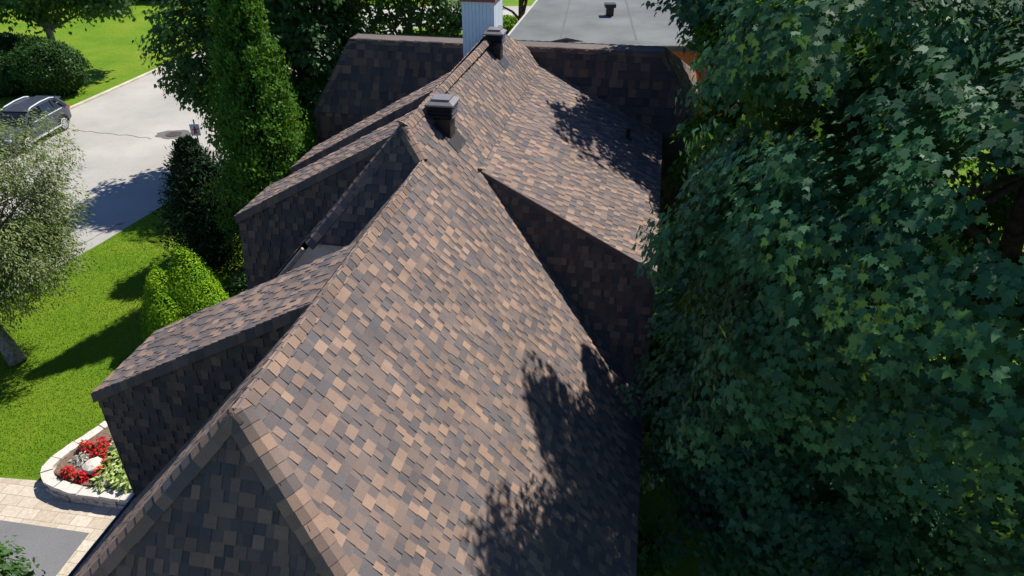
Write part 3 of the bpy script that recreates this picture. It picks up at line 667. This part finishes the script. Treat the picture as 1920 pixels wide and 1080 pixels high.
def bush(name, label, ells, n, seed, leaf, mat, tpl=TPL_LEAF, cat='shrub', group=None, up=.3, jit=.55, amp=.06, core=True, coremat=None, crown_name='foliage', vary=None, dark=.0):
    base = (ells[0][0], ells[0][1], 0); t = thing(name, label, cat, base, group); r = np.random.RandomState(seed)
    P = []; Nn = []
    area = np.array([e[3] * e[5] for e in ells]); area = area / area.sum(); cm = MB()
    for k, e in enumerate(ells):
        kk = int(n * area[k]); d = unit(r.normal(size=(kk, 3))); d[:, 2] = np.where(r.uniform(size=kk) < .8, np.abs(d[:, 2]), d[:, 2])
        f = lump(seed * 13 + k, 9, amp)(d * 1.6) * (1 + .05 * r.normal(size=kk)); ax = np.array(e[3:6])
        pw = e[6] if len(e) > 6 else 1.0           # pw>1: pointed, conical
        z = d[:, 2]; sc_ = np.ones(kk)
        if pw > 1: sc_ = np.where(z > 0, (1 - np.clip(z, 0, 1) * .0) * (1 - np.abs(z)) ** (.5 * (pw - 1)) , 1)
        p = d * ax * f[:, None]; p[:, :2] *= sc_[:, None] if pw > 1 else 1
        nn = unit(d / ax + np.array((0, 0, .1)))
        keep = np.ones(kk, bool); p = p + np.array(e[:3])
        for j, e2 in enumerate(ells):
            if j != k and pw <= 1: keep &= (((p - np.array(e2[:3])) / np.array(e2[3:6])) ** 2).sum(1) > .7
        keep &= p[:, 2] > .02
        P.append(p[keep]); Nn.append(nn[keep])
        if core:
            rings = 9; sg = 16; V = []; F = []
            for i in range(rings + 1):
                th = math.pi * i / rings
                for j in range(sg):
                    dd = np.array([[math.sin(th) * math.cos(2 * math.pi * j / sg), math.sin(th) * math.sin(2 * math.pi * j / sg), math.cos(th)]])
                    ff = lump(seed * 13 + k, 9, amp)(dd * 1.6)[0] * .88
                    if pw > 1 and dd[0, 2] > 0: w_ = (1 - dd[0, 2]) ** (.5 * (pw - 1))
                    else: w_ = 1
                    v = dd[0] * ax * ff; v[:2] *= w_; v = v + np.array(e[:3]); v[2] = max(v[2], .01); V.append(v)
            for i in range(rings):
                for j in range(sg): F.append((i * sg + j, i * sg + (j + 1) % sg, (i + 1) * sg + (j + 1) % sg, (i + 1) * sg + j))
            cm.add(V, F)
    P = np.concatenate(P); Nn = np.concatenate(Nn); k = len(P)
    nrm = unit(Nn + r.normal(size=(k, 3)) * jit); tip = Nn * .8 + np.array((0, 0, up)) + r.normal(size=(k, 3)) * .5
    tint = np.clip(r.uniform(0, 1, k) * .6 + .4 * (lump(seed + 99, 9, .5)(P * 1.7) - .5), 0, 1)
    build_leaves(crown_name, mat, P, nrm, tip, r.uniform(.7, 1.3, k) * leaf, tpl, tint, t)
    if core: cm.build('inner_branches', coremat or M_CORE, t, smooth=True)
    return t
M_CORE = speckled('inner_twigs', (.02, .035, .012), .4, 12, .95, .05)
M_COREG = speckled('inner_golden_needles', (.10, .19, .01), .4, 16, .95, .05)

def column_conifer(name, label, base, h, rad, n, seed, leaf, mat, profile, tilt=.5, cat='tree', knobs=0.40, tpl=TPL_FROND, coremat=None):
    t = thing(name, label, cat, base); r = np.random.RandomState(seed); base = np.array(base, float)
    nb = n // 26; z = r.uniform(0, 1, nb) ** .85; a = r.uniform(0, 2 * math.pi, nb)
    prof = np.array([profile(v) for v in z]); rr = rad * prof * (1 + knobs * r.normal(size=nb) * .5)
    d = np.c_[np.cos(a), np.sin(a), np.zeros(nb)]; c = base + d * rr[:, None] * r.uniform(.72, 1.02, nb)[:, None]; c[:, 2] = .15 + z * (h - .1)
    ci = np.repeat(np.arange(nb), 26); k = len(ci); s = leaf * 1.9 * (.2 + prof[ci] * 1.2)
    p = c[ci] + r.normal(size=(k, 3)) * s[:, None] * np.array((.5, .5, .55)) + d[ci] * (r.uniform(-.3, .6, k) * s)[:, None]
    p[:, 2] = np.maximum(p[:, 2], .05)
    nrm = unit(d[ci] * .9 + np.array((0, 0, .35)) + r.normal(size=(k, 3)) * .6); tip = d[ci] * tilt + np.array((0, 0, .9)) + r.normal(size=(k, 3)) * .4
    tint = np.clip(r.uniform(0, 1, nb)[ci] * .55 + r.uniform(0, 1, k) * .45, 0, 1)
    build_leaves('crown', mat, p, nrm, tip, r.uniform(.7, 1.3, k) * leaf, tpl, tint, t)
    m = MB(); zs = np.linspace(0, 1, 12); m.tube([base + (0, 0, .01 + v * h * .96) for v in zs], [rad * .62 * profile(v) + .03 for v in zs], 14)
    m.build('trunk', coremat or M_CORE, t, smooth=True); return t
column_conifer('cedar_tree', 'tall bright green columnar cedar beside the dormers', (-7.6, 20.9, 0), 10.4, 1.58, 42000, 31, .13, L_CEDAR, lambda v: (min(1, .6 + v * 2.0) if v < .2 else (1.0 - ((v - .2) / .8) * .95)), .5)
column_conifer('juniper', 'dark blackish green spiky juniper at the foot of the tall cedar', (-10.3, 21.7, 0), 4.2, 1.15, 14000, 33, .17, L_JUN, lambda v: (.8 + v if v < .2 else 1.0 - ((v - .2) / .8) ** 1.6 * .92), 1.1, cat='shrub', tpl=TPL_NARROW)
# golden rounded spruce of three lobes
SX, SY = -9.35, 17.3
bush('dwarf_spruce', 'rounded bright lime green dwarf spruce on the lawn beside the nearest dormer', [(SX + .12, SY + .1, .35, 1.12, 1.0, 2.15, 1.42), (SX - .45, SY - .3, .3, .74, .72, 1.95, 1.4), (SX - .20, SY - .80, .2, .72, .6, 1.45, 1.35), (SX + .75, SY - .25, .2, .80, .75, 1.40, 1.3)], 60000, 41, .052, L_SPR, TPL_CLUS, up=.5, jit=.34, amp=.06, coremat=M_COREG)
bush('clipped_bush', 'rounded clipped green bush under the far left tree', [(-25.9, 40.6, 1.2, 1.9, 1.5, 1.75), (-28.6, 40.6, .9, 1.7, 1.3, 1.3), (-31.2, 40.8, .9, 1.8, 1.3, 1.2)], 16000, 42, .15, L_HEDGE)
bush('low_hedge', 'low dark hedge behind the trunks at the far left', [(-33.5, 47.5, .7, 4.0, 1.0, 1.0)], 5000, 43, .16, L_HEDGE, cat='hedge')
bush('tall_hedge', 'dark hedge along the top edge of the bright far lawn', [(-29, 68.5, 1.5, 9, 1.6, 2.2), (-41, 69, 1.5, 8, 1.6, 2.4)], 9000, 44, .3, L_HEDGE, cat='hedge')
bush('foundation_shrub', 'dark shrub between the tall cedar and the lime green spruce', [(-7.9, 18.4, .5, .75, .8, .9)], 5000, 45, .10, L_HEDGE)
bush('round_hedge', 'bright green hedge strip beside the road past the chimney', [(-.6, 54.5, .5, 2.6, .9, .8)], 3500, 46, .18, L_SPR, cat='hedge')
# crab apple over the lawn on the left
tree('crabapple_tree', 'grey green small leaved crab apple with a pale leaning trunk on the left lawn', (-13.75, 15.9, 0), (-15.4, 16.9, 4.2), .21,
     [(-14.3, 16.5, 4.95, 2.2, 2.1, 1.6), (-13.2, 17.0, 3.95, 1.5, 1.5, 1.4), (-13.6, 15.9, 3.2, 1.6, 1.3, 1.3), (-15.9, 15.6, 4.0, 2.0, 1.8, 1.7)], 1700, 78, 15, .32, .105, L_OLIVE, M_GBARK, TPL_NARROW, 46, shell=(.25, 1.0), amp=.30, droop=1.2, pendant=.40, jit=1.0)
# leafy branch at the bottom left corner
tree('young_tree', 'leafy green tree top at the bottom left corner over the driveway', (-8.4, 7.15, 0), (-8.4, 7.2, 2.4), .05, [(-8.36, 7.2, 2.45, .42, .42, .42)], 44, 34, 17, .3, .10, L_DEC, M_BARK, TPL_LEAF, 10)

# short grass blades over the near lawn: real texture, nobody could count them
r = np.random.RandomState(77); k = 150000
gx, gy = r.uniform(-19, -6.6, k), r.uniform(10.6, 28, k)
edge = np.interp(gy, [p[1] for p in NC], [p[0] for p in NC]) + .05
bedx = (gx > -10.7 + np.clip(gy - 11.9, 0, 5) * .62) & (gy < 15.2)
ok = (gx > edge) & ~bedx & (gy > 11.95 + (-gx - 14) * .1 * (gx < -14) + (gx > -14) * (-.10 * (gx + 14))) 
gx, gy = gx[ok], gy[ok]; k = len(gx)
L_GRASS = leaf_mat('grass_blade', [(0, (.12, .24, .012)), (.6, (.18, .30, .016)), (.93, (.25, .35, .03)), (1, (.36, .35, .12))], .25, (.3, .5, .03), .6, .15)
gr = build_leaves('grass', L_GRASS, np.c_[gx, gy, np.zeros(k)], unit(np.c_[r.normal(size=(k, 2)), np.full(k, .35)]), np.c_[r.normal(size=(k, 2)) * .45, np.ones(k)], r.uniform(.02, .05, k), np.array([(-.3, 0, 0), (.3, 0, 0), (0, 1, .1)]), np.clip(r.uniform(size=k) * .45 + .12 + .43 * (lump(5, 9, .6)(np.c_[gx, gy, gy * 0] * .5) - .5), 0, 1))
gr['kind'] = 'stuff'

# ------------------------------------------------------------------ flower bed
sheet('unseen_paving', M_PAVE, [(-7.5, -14), (7, -14), (7, 0), (-7.5, 0)], .008)  # unseen paving, added to cut green lawn bounce on the shaded roof
wall_path = lerp_path([(-7.9, 10.78), (-8.6, 10.86), (-9.6, 11.02), (-10.25, 11.28), (-10.5, 11.62), (-10.38, 12.05), (-9.95, 12.85), (-9.35, 13.8), (-8.6, 14.9)], 40)
gw = thing('stone_garden_wall', 'low pale stone wall edging the flower bed at the left', 'garden wall', (-9.6, 11.9, 0))
m = MB(); mc = MB(); rk = random.Random(9); P = wall_path; dd = np.r_[0, np.cumsum(np.linalg.norm(np.diff(P, axis=0), axis=1))]
def path_at(t): return np.array((np.interp(t, dd, P[:, 0]), np.interp(t, dd, P[:, 1])))
def stone_block(mb, t0, t1, z0, z1, w0, w1, g_=.008):
    pts_i, pts_o = [], []; k = max(2, int((t1 - t0) / .12) + 1)
    for t in np.linspace(t0 + g_, t1 - g_, k):
        a = path_at(t); tn = unit((path_at(t + .05) - path_at(t - .05))[None])[0]; nn = np.array((tn[1], -tn[0]))
        j = rk.uniform(-.012, .012); pts_o.append(a - nn * (w0 + j)); pts_i.append(a + nn * (w1 + j))
    ring = pts_o + pts_i[::-1]; c = ring
    j1 = [rk.uniform(-.008, .008) for _ in ring]
    cen = sum(ring) / len(ring)
    mb.prism([(*p, z0) for p in ring], [(*(cen + (p - cen) * .985), z1 + j) for p, j in zip(ring, j1)])
for row, (z0, z1, wo) in enumerate(((0.0, .125, .15), (.128, .25, .13))):
    t = .02
    while t < dd[-1] - .1:
        L = rk.uniform(.22, .45); t1 = min(dd[-1], t + L); stone_block(m, t, t1, z0, z1, wo + rk.uniform(-.015, .015), .12); t = t1
t = .02
while t < dd[-1] - .1:
    L = rk.uniform(.4, .8); t1 = min(dd[-1], t + L); stone_block(mc, t, t1, .252, .32 + rk.uniform(-.01, .02), .15, .09); t = t1
m.build('stone_course', M_STONE, gw); mc.build('capstone', M_STONECAP, gw)
def rock(name, label, c, d, seed, mat=M_STONECAP, cat='rock'):
    r = np.random.RandomState(seed); V = []; F = []; rings, sg = 6, 9
    D = unit(r.normal(size=(5, 3))); h = r.uniform(.55, .8, 5)
    for i in range(rings + 1):
        th = math.pi * i / rings
        for j in range(sg):
            v = np.array((math.sin(th) * math.cos(2 * math.pi * j / sg), math.sin(th) * math.sin(2 * math.pi * j / sg), math.cos(th)))
            for a, hh in zip(D, h):
                k = v @ a
                if k > hh: v = v - a * (k - hh)
            V.append(np.array(c) + v * np.array(d) * r.uniform(.95, 1.05))
    for i in range(rings):
        for j in range(sg): F.append((i * sg + j, i * sg + (j + 1) % sg, (i + 1) * sg + (j + 1) % sg, (i + 1) * sg + j))
    m = MB(); m.add(V, F); return tag(m.build(name, mat, loc=(c[0], c[1], c[2] - d[2])), label, cat)
rock('rock', 'white boulder among the red flowers in the bed', (-9.42, 11.58, .42), (.22, .26, .15), 4)
rock('rock', 'grey flat rock leaning on the bed wall below the hosta', (-8.95, 11.12, .36), (.16, .13, .09), 6, M_STONE)
def clump(name, label, c, rad, h, seed, parts, cat='flower', group=None):
    t = thing(name, label, cat, c, group); r = np.random.RandomState(seed); c = np.array(c, float)
    for pn, mat, n, leaf, tpl, lo, hi, upn in parts:
        d = unit(r.normal(size=(n, 3))); d[:, 2] = np.abs(d[:, 2]); q = r.uniform(lo, hi, n)[:, None]
        p = c + d * np.array((rad, rad, h)) * q
        out = d.copy(); out[:, 2] *= .3
        nrm = unit(np.array((0, 0, upn)) + out * .5 + r.normal(size=(n, 3)) * .35); tip = out + np.array((0, 0, -.2)) + r.normal(size=(n, 3)) * .3
        build_leaves(pn, mat, p, nrm, tip, r.uniform(.7, 1.3, n) * leaf, tpl, r.uniform(0, 1, n), t)
    return t
FL = [(-9.92, 11.42, 'red flowers nearest the rounded corner of the stone wall', .17), (-9.55, 11.30, 'small red flower clump below the white boulder', .15),
      (-9.18, 11.38, 'red flowers between the white boulder and the hosta, lower ones', .15), (-9.14, 11.68, 'red flowers squeezed between boulder and hosta, upper ones', .15),
      (-9.50, 12.00, 'large red flower clump right above the white boulder', .22), (-9.60, 12.32, 'large red flower clump in the middle of the bed', .2),
      (-9.92, 12.22, 'red flowers against the left wall of the bed', .19), (-9.42, 12.92, 'small red flowers by the upper wall beside silver leaves', .14),
      (-9.12, 12.72, 'orange red flowers above the hosta', .18), (-9.12, 13.05, 'red flowers near the top of the bed', .19), (-9.02, 13.35, 'topmost red flowers next to the dormer', .2)]
for i, (x, y, lab, rr) in enumerate(FL):
    clump('red_flowers', lab, (x, y, .30), rr * .82, .25, 60 + i, [('petals', L_RED if i != 8 else L_ORANGE, 170, .06, TPL_LEAF, .75, 1.05, .9), ('leaves', L_DEC, 60, .09, TPL_LEAF, .3, .85, .7)], group='red bedding flowers in the stone bed')
HO = [(-8.85, 11.25, 'front left hosta, behind the wall'), (-8.45, 11.2, 'front right hosta beside the dormer wall'), (-8.9, 11.65, 'hosta beside the red flowers'), (-8.5, 11.7, 'hosta in the centre of the patch'), (-8.95, 12.1, 'hosta right of the large red clump'), (-8.55, 12.15, 'hosta against the house, middle'), (-8.9, 12.5, 'hosta just below the orange flowers'), (-8.55, 12.7, 'topmost hosta by the house')]
for i, (x, y, lab) in enumerate(HO):
    clump('hosta', 'pale yellow green ' + lab, (x, y, .30), .32, .34, 80 + i, [('leaves', L_HOSTA, 190, .15, TPL_LEAF, .4, 1.0, .8)], cat='plant', group='variegated hostas in the stone bed')
for i, (x, y, lab) in enumerate([(-9.85, 11.85, 'silver leaved plant left of the white boulder'), (-9.28, 12.55, 'silver leaved plant under the upper red flowers'), (-9.2, 12.25, 'silvery plant between red flowers and hosta')]):
    clump('silver_plant', lab, (x, y, .30), .2, .2, 95 + i, [('leaves', L_SILVER, 200, .07, TPL_LEAF, .2, 1.0, .7)], cat='plant')
# plants below the right eave
clump('hosta', 'cream edged plant in a sun patch under the right eave', (2.95, 11.75, 0), .55, .5, 101, [('leaves', L_HOSTA, 420, .16, TPL_LEAF, .3, 1.0, .8)], cat='plant')
clump('hosta', 'shaded cream edged plant just past the sunlit one', (3.15, 12.75, 0), .5, .45, 102, [('leaves', L_HOSTA, 300, .16, TPL_LEAF, .3, 1.0, .8)], cat='plant')
bush('shrub', 'dark leafy shrub under the right eave near the dormer corner', [(3.5, 14.3, .6, .7, .8, .9)], 4000, 103, .12, L_HEDGE)
clump('fern', 'dark feathery fern low under the right eave', (2.75, 9.6, 0), .6, .7, 104, [('fronds', L_HOSTAG, 420, .26, TPL_NARROW, .3, 1.0, .6)], cat='plant')

# ------------------------------------------------------------------ neighbouring house beyond
nh = thing('neighbour_house', 'neighbouring house with a broad grey low roof past the rear wing', 'house', (5, 38, 0))
NRv = lambda x, y: 5.15 + .02 * (y - 31) - .045 * (x - 2.5) * 0
RP = [(-.5, 30.2), (8.15, 30.2), (8.9, 47), (2.9, 47.5), (1.75, 41.2)]
m = MB(); m.prism([(x, y, NRv(x, y) - .22) for x, y in RP], [(x, y, NRv(x, y)) for x, y in RP])
nr = m.build('roof', M_NROOF, nh)
m = MB()
for (x0, y0), (x1, y1) in zip(RP, RP[1:] + RP[:1]): m.tube([(x0, y0, NRv(x0, y0) + .015), (x1, y1, NRv(x1, y1) + .015)], [.05, .05], 6)
m.build('roof_edge', speckled('pale_edge_metal', (.42, .41, .39), .1, 8), nr)
m = MB()                                              # low cricket and membrane seams
m.add([(1.6, 30.9, 5.16), (3.0, 30.9, 5.16), (2.35, 31.7, 5.18), (2.3, 30.9, 5.30)], [(0, 3, 2), (3, 1, 2), (0, 1, 3)])
for x0, x1 in ((2.0, 3.9), (5.2, 6.4)):
    m.add([(x0, 31.2, NRv(x0, 31.2) + .012), (x0 + .07, 31.2, NRv(x0, 31.2) + .012), (x1 + .07, 47, NRv(x1, 47) + .012), (x1, 47, NRv(x1, 47) + .012)], [(0, 1, 2, 3)])
m.build('seam', speckled('dark_seam', (.11, .115, .115), .2, 12), nr)
def small_vent(x, y):
    z = NRv(x, y); v = MB(); v.box((x, y, z + .22), (.34, .34, .42)); v.box((x, y, z + .46), (.5, .5, .16)); return v.build('roof_vent', M_DKMETAL, nh)
small_vent(4.6, 35.6)
m = MB(); m.tube([(8.0 - .4, 38.6, NRv(7, 38)), (8.0 - .4, 38.6, NRv(7, 38) + .8)], [.05, .05], 8); m.build('vent_pipe', M_DKMETAL, nh)
m = MB(); m.prism([(-.1, 30.7, 0), (7.8, 30.7, 0), (8.5, 46.6, 0), (3.2, 47, 0), (2.1, 41, 0)], [(-.1, 30.7, 4.9), (7.8, 30.7, 4.9), (8.5, 46.6, 4.9), (3.2, 47, 4.9), (2.1, 41, 4.9)])
nw = m.build('wall', M_BRICK, nh)
m = MB()
for x in (1.2, 4.6):
    m = MB(); m.box((x, 30.69, 1.7), (1.2, .04, 1.2)); m.build('window', M_GLASS, nw)
m = MB()                                              # lower porch roofs at the right
m.prism([(8.16, 30.4, 3.5), (9.0, 30.4, 3.2), (9.3, 36.5, 3.2), (8.3, 36.5, 3.5)], [(8.16, 30.4, 4.6), (9.0, 30.4, 3.35), (9.3, 36.5, 3.35), (8.3, 36.5, 4.6)])
m.build('porch_roof', speckled('blue_grey_metal_roof', (.16, .18, .21), .1, 8, .4, .4), nh)
m = MB(); m.prism([(9.1, 35.4, 0), (11.2, 35.4, 0), (11.2, 37.4, 0), (9.4, 37.4, 0)], [(9.1, 35.4, 2.5), (11.2, 35.4, 2.5), (11.2, 37.4, 4.3), (9.4, 37.4, 4.3)])
m.build('brick_wing', M_BRICK, nh)
# planter with orange flowers at the end of the side yard
pb = thing('planter_box', 'pale planter box with orange flowers beyond the dark rear wing corner', 'planter', (6.4, 26.6, 0))
m = MB(); m.box((6.4, 26.6, .25), (1.5, .5, .5), 0, taper=1.04); m.box((6.4, 26.35, .49), (1.6, .06, .06)); m.build('box', M_WALL, pb)
r = np.random.RandomState(5); k = 500; p = np.c_[r.uniform(5.7, 7.1, k), r.uniform(26.4, 26.8, k), r.uniform(.52, .8, k)]
build_leaves('flowers', L_ORANGE, p, unit(r.normal(size=(k, 3)) * .4 + (0, 0, 1)), r.normal(size=(k, 3)), np.full(k, .1), TPL_LEAF, r.uniform(size=k), pb)

# ------------------------------------------------------------------ street sign by the cedar
sx, sy = -13.95, 30.6
sg_ = thing('street_sign', 'small white sign with a red figure beside the road', 'sign', (sx, sy, 0))
m = MB(); m.tube([(sx, sy, 0), (sx, sy, 1.9)], [.03, .03], 8); m.build('post', M_HOOD, sg_)
m = MB(); m.box((sx, sy - .05, 1.45), (.40, .02, .52), R(8)); pnl = m.build('panel', M_SIGN, sg_)
m = MB(); cy_ = sy - .066
def sp(x, z): return (sx + x * math.cos(R(8)), cy_ + x * math.sin(R(8)), 1.45 + z)
def fp(mb, pts, th=.004): mb.prism([sp(x, z) for x, z in pts], [(a, b - th, c_) for a, b, c_ in [sp(x, z) for x, z in pts]])
fp(m, [(-.045, .08), (.045, .08), (.05, -.04), (.07, -.19), (.02, -.19), (0, -.06), (-.03, -.19), (-.08, -.19), (-.05, -.02)])
fp(m, [(.04, .03), (.16, .08), (.16, .045), (.045, -.01)]); fp(m, [(-.045, .07), (-.12, .02), (-.11, -.01), (-.045, .03)])
m.build('red_figure', M_SIGNRED, pnl)
m = MB(); fp(m, [(.04 * math.cos(k * .785) - .005, .125 + .04 * math.sin(k * .785)) for k in range(8)]); m.build('figure_head', M_SIGNDK, pnl)

# ------------------------------------------------------------------ parked car (heading toward -y along the far kerb)
def parked_car(cx, cy, yaw):
    t = thing('parked_car', 'dark blue grey car parked on the street, half hidden by crab apple leaves', 'car', (cx, cy, 0))
    c, s_ = math.cos(yaw), math.sin(yaw)
    W = lambda x, y, z: (cx + x * c - y * s_, cy + x * s_ + y * c, z)   # x: forward, y: left
    # body side profile sections along x: (x, half width low, half width belt, z bottom, z belt)
    S = [(2.28, .70, .62, .38, .66), (2.15, .84, .76, .30, .82), (1.75, .90, .84, .26, .95), (.95, .92, .87, .25, 1.02), (0, .92, .88, .25, 1.05), (-1.2, .92, .88, .25, 1.08), (-1.85, .91, .86, .28, 1.10), (-2.16, .86, .80, .34, 1.08), (-2.28, .78, .74, .42, .98)]
    m = MB(); V = []; F = []
    for x, wl, wb, zb, zt in S:
        zm = zb + (zt - zb) * .55
        V += [W(x, -wl * .9, zb), W(x, -wl, zb + .12), W(x, -wl * 1.01, zm), W(x, -wb, zt), W(x, -wb * .55, zt + .03), W(x, wb * .55, zt + .03), W(x, wb, zt), W(x, wl * 1.01, zm), W(x, wl, zb + .12), W(x, wl * .9, zb)]
    for i in range(len(S) - 1):
        for j in range(10): F.append((i * 10 + j, i * 10 + (j + 1) % 10, (i + 1) * 10 + (j + 1) % 10, (i + 1) * 10 + j))
    F.append(tuple(range(10))); F.append(tuple((len(S) - 1) * 10 + j for j in range(10))[::-1]); m.add(V, F)
    body = m.build('body', M_CARPAINT, t, smooth=False)
    # cabin
    G = [(1.15, .82, .80, 1.00, 1.03), (.45, .84, .66, 1.02, 1.50), (-.3, .85, .67, 1.05, 1.60), (-1.2, .85, .66, 1.07, 1.58), (-1.75, .83, .64, 1.08, 1.50), (-2.12, .78, .70, 1.06, 1.12)]
    m = MB(); V = []; F = []
    for x, wb, wt, zb, zt in G: V += [W(x, -wb, zb), W(x, -wt, zt), W(x, wt, zt), W(x, wb, zb)]
    for i in range(len(G) - 1):
        for j in range(3): F.append((i * 4 + j, i * 4 + j + 1, (i + 1) * 4 + j + 1, (i + 1) * 4 + j))
    m.add(V, F); cab = m.build('cabin_glass', M_GLASS, t)
    m = MB(); V = []; F = []                          # roof skin
    for x, wb, wt, zb, zt in G[1:5]: V += [W(x, -wt - .015, zt - .02), W(x, -wt, zt + .035), W(x, wt, zt + .035), W(x, wt + .015, zt - .02)]
    for i in range(3):
        for j in range(3): F.append((i * 4 + j, i * 4 + j + 1, (i + 1) * 4 + j + 1, (i + 1) * 4 + j))
    m.add(V, F); m.box(W(-2.0, 0, 1.45), (.30, 1.26, .05), yaw)
    m.build('roof', M_CARPAINT, t)
    for sd_ in (-1, 1):                               # pillars
        for xa, za, wa, xb, zb_, wb_, rr in ((1.12, 1.03, .82, .45, 1.5, .68, .035), (-.35, 1.05, .87, -.35, 1.58, .69, .035), (-1.95, 1.08, .84, -1.55, 1.55, .67, .13), (-1.2, 1.07, .87, -1.2, 1.58, .68, .03)):
            m = MB(); m.tube([W(xa, sd_ * wa, za), W(xb, sd_ * wb_, zb_)], [rr, rr], 6); m.build('pillar', M_CARPAINT, t)
    for sd_ in (-1, 1):
        m = MB(); m.tube([W(.35, sd_ * .66, 1.56), W(.15, sd_ * .64, 1.63), W(-.6, sd_ * .64, 1.68), W(-1.3, sd_ * .64, 1.66), W(-1.6, sd_ * .64, 1.58)], [.03] * 5, 8); m.build('roof_rail', M_CHROME, t)
        m = MB(); m.box(W(.85, sd_ * 1.0, 1.08), (.16, .22, .15), yaw, taper=.8); m.build('wing_mirror', M_CARPAINT, t)
        m = MB(); m.box(W(0, sd_ * .935, .36), (2.2, .04, .06), yaw); m.box(W(-.35, sd_ * .885, 1.07), (2.5, .03, .035), yaw); m.build('side_trim', M_CHROME, t)
        m = MB(); m.box(W(-2.17, sd_ * .68, .93), (.20, .34, .17), yaw, taper=.85); m.build('tail_light', M_TAIL, t)
        m = MB(); m.box(W(2.12, sd_ * .62, .74), (.22, .34, .13), yaw, taper=.85); m.build('headlight', M_CHROME, t)
        for x in (.3, -.8):
            m = MB(); m.box(W(x - .15, sd_ * .915, .93), (.18, .03, .03), yaw); m.build('door_handle', M_CARPAINT, t)
        for x in (1.38, -1.38):
            wl_ = MB(); y0, y1 = sd_ * .70, sd_ * .93; rr = .36
            a, b = np.array(W(x, y0, rr)), np.array(W(x, y1, rr))
            wl_.tube([a, a + (b - a) * .1, a + (b - a) * .9, b], [rr - .03, rr, rr, rr - .03], 24); wh = wl_.build('wheel', M_TYRE, t)
            rm = MB(); ax = unit((b - a)[None])[0]; fwd = np.array((c, s_, 0.0)); upv = np.array((0, 0, 1.0)); o = b + ax * .004
            def disc(r0_, r1_, off0, off1):
                V = []; 
                for k in range(24):
                    e = fwd * math.cos(k * .2618) + upv * math.sin(k * .2618); V += [o + e * r0_ + ax * off0, o + e * r1_ + ax * off1]
                rm.add(V, [(2 * k, 2 * k + 1, (2 * k + 3) % 48, (2 * k + 2) % 48) for k in range(24)])
            disc(.26, .225, .004, .010)
            for k in range(5):
                e = fwd * math.cos(k * 1.2566 + .3) + upv * math.sin(k * 1.2566 + .3); f_ = np.cross(ax, e)
                for d_ in (-.06, .06): rm.add([o + f_ * (d_ * .4 - .02) + ax * .01, o + f_ * (d_ * .4 + .02) + ax * .01, o + e * .235 + f_ * (d_ + .022) + ax * .01, o + e * .235 + f_ * (d_ - .022) + ax * .01], [(0, 1, 2, 3)])
            rm.build('rim', M_ALLOY, wh)
            ar = MB(); V = []
            for k in range(11):
                an = math.pi * k / 10; e = fwd * math.cos(an) + upv * math.sin(an); o2 = np.array(W(x, sd_ * .925, rr)); V += [o2 + e * .38, o2 + e * .44, o2 + e * .44 + ax * .02, o2 + e * .38 + ax * .02]
            ar.add(V, [(4 * k + j, 4 * k + (j + 1) % 4, 4 * k + 4 + (j + 1) % 4, 4 * k + 4 + j) for k in range(10) for j in range(4)]); ar.build('wheel_arch', M_TYRE, t)
    m = MB(); m.box(W(-2.27, 0, .50), (.14, 1.5, .2), yaw, taper=.95); m.build('rear_bumper', M_HOOD, t)
    return t
parked_car(-23.2, 33.25, R(-94))
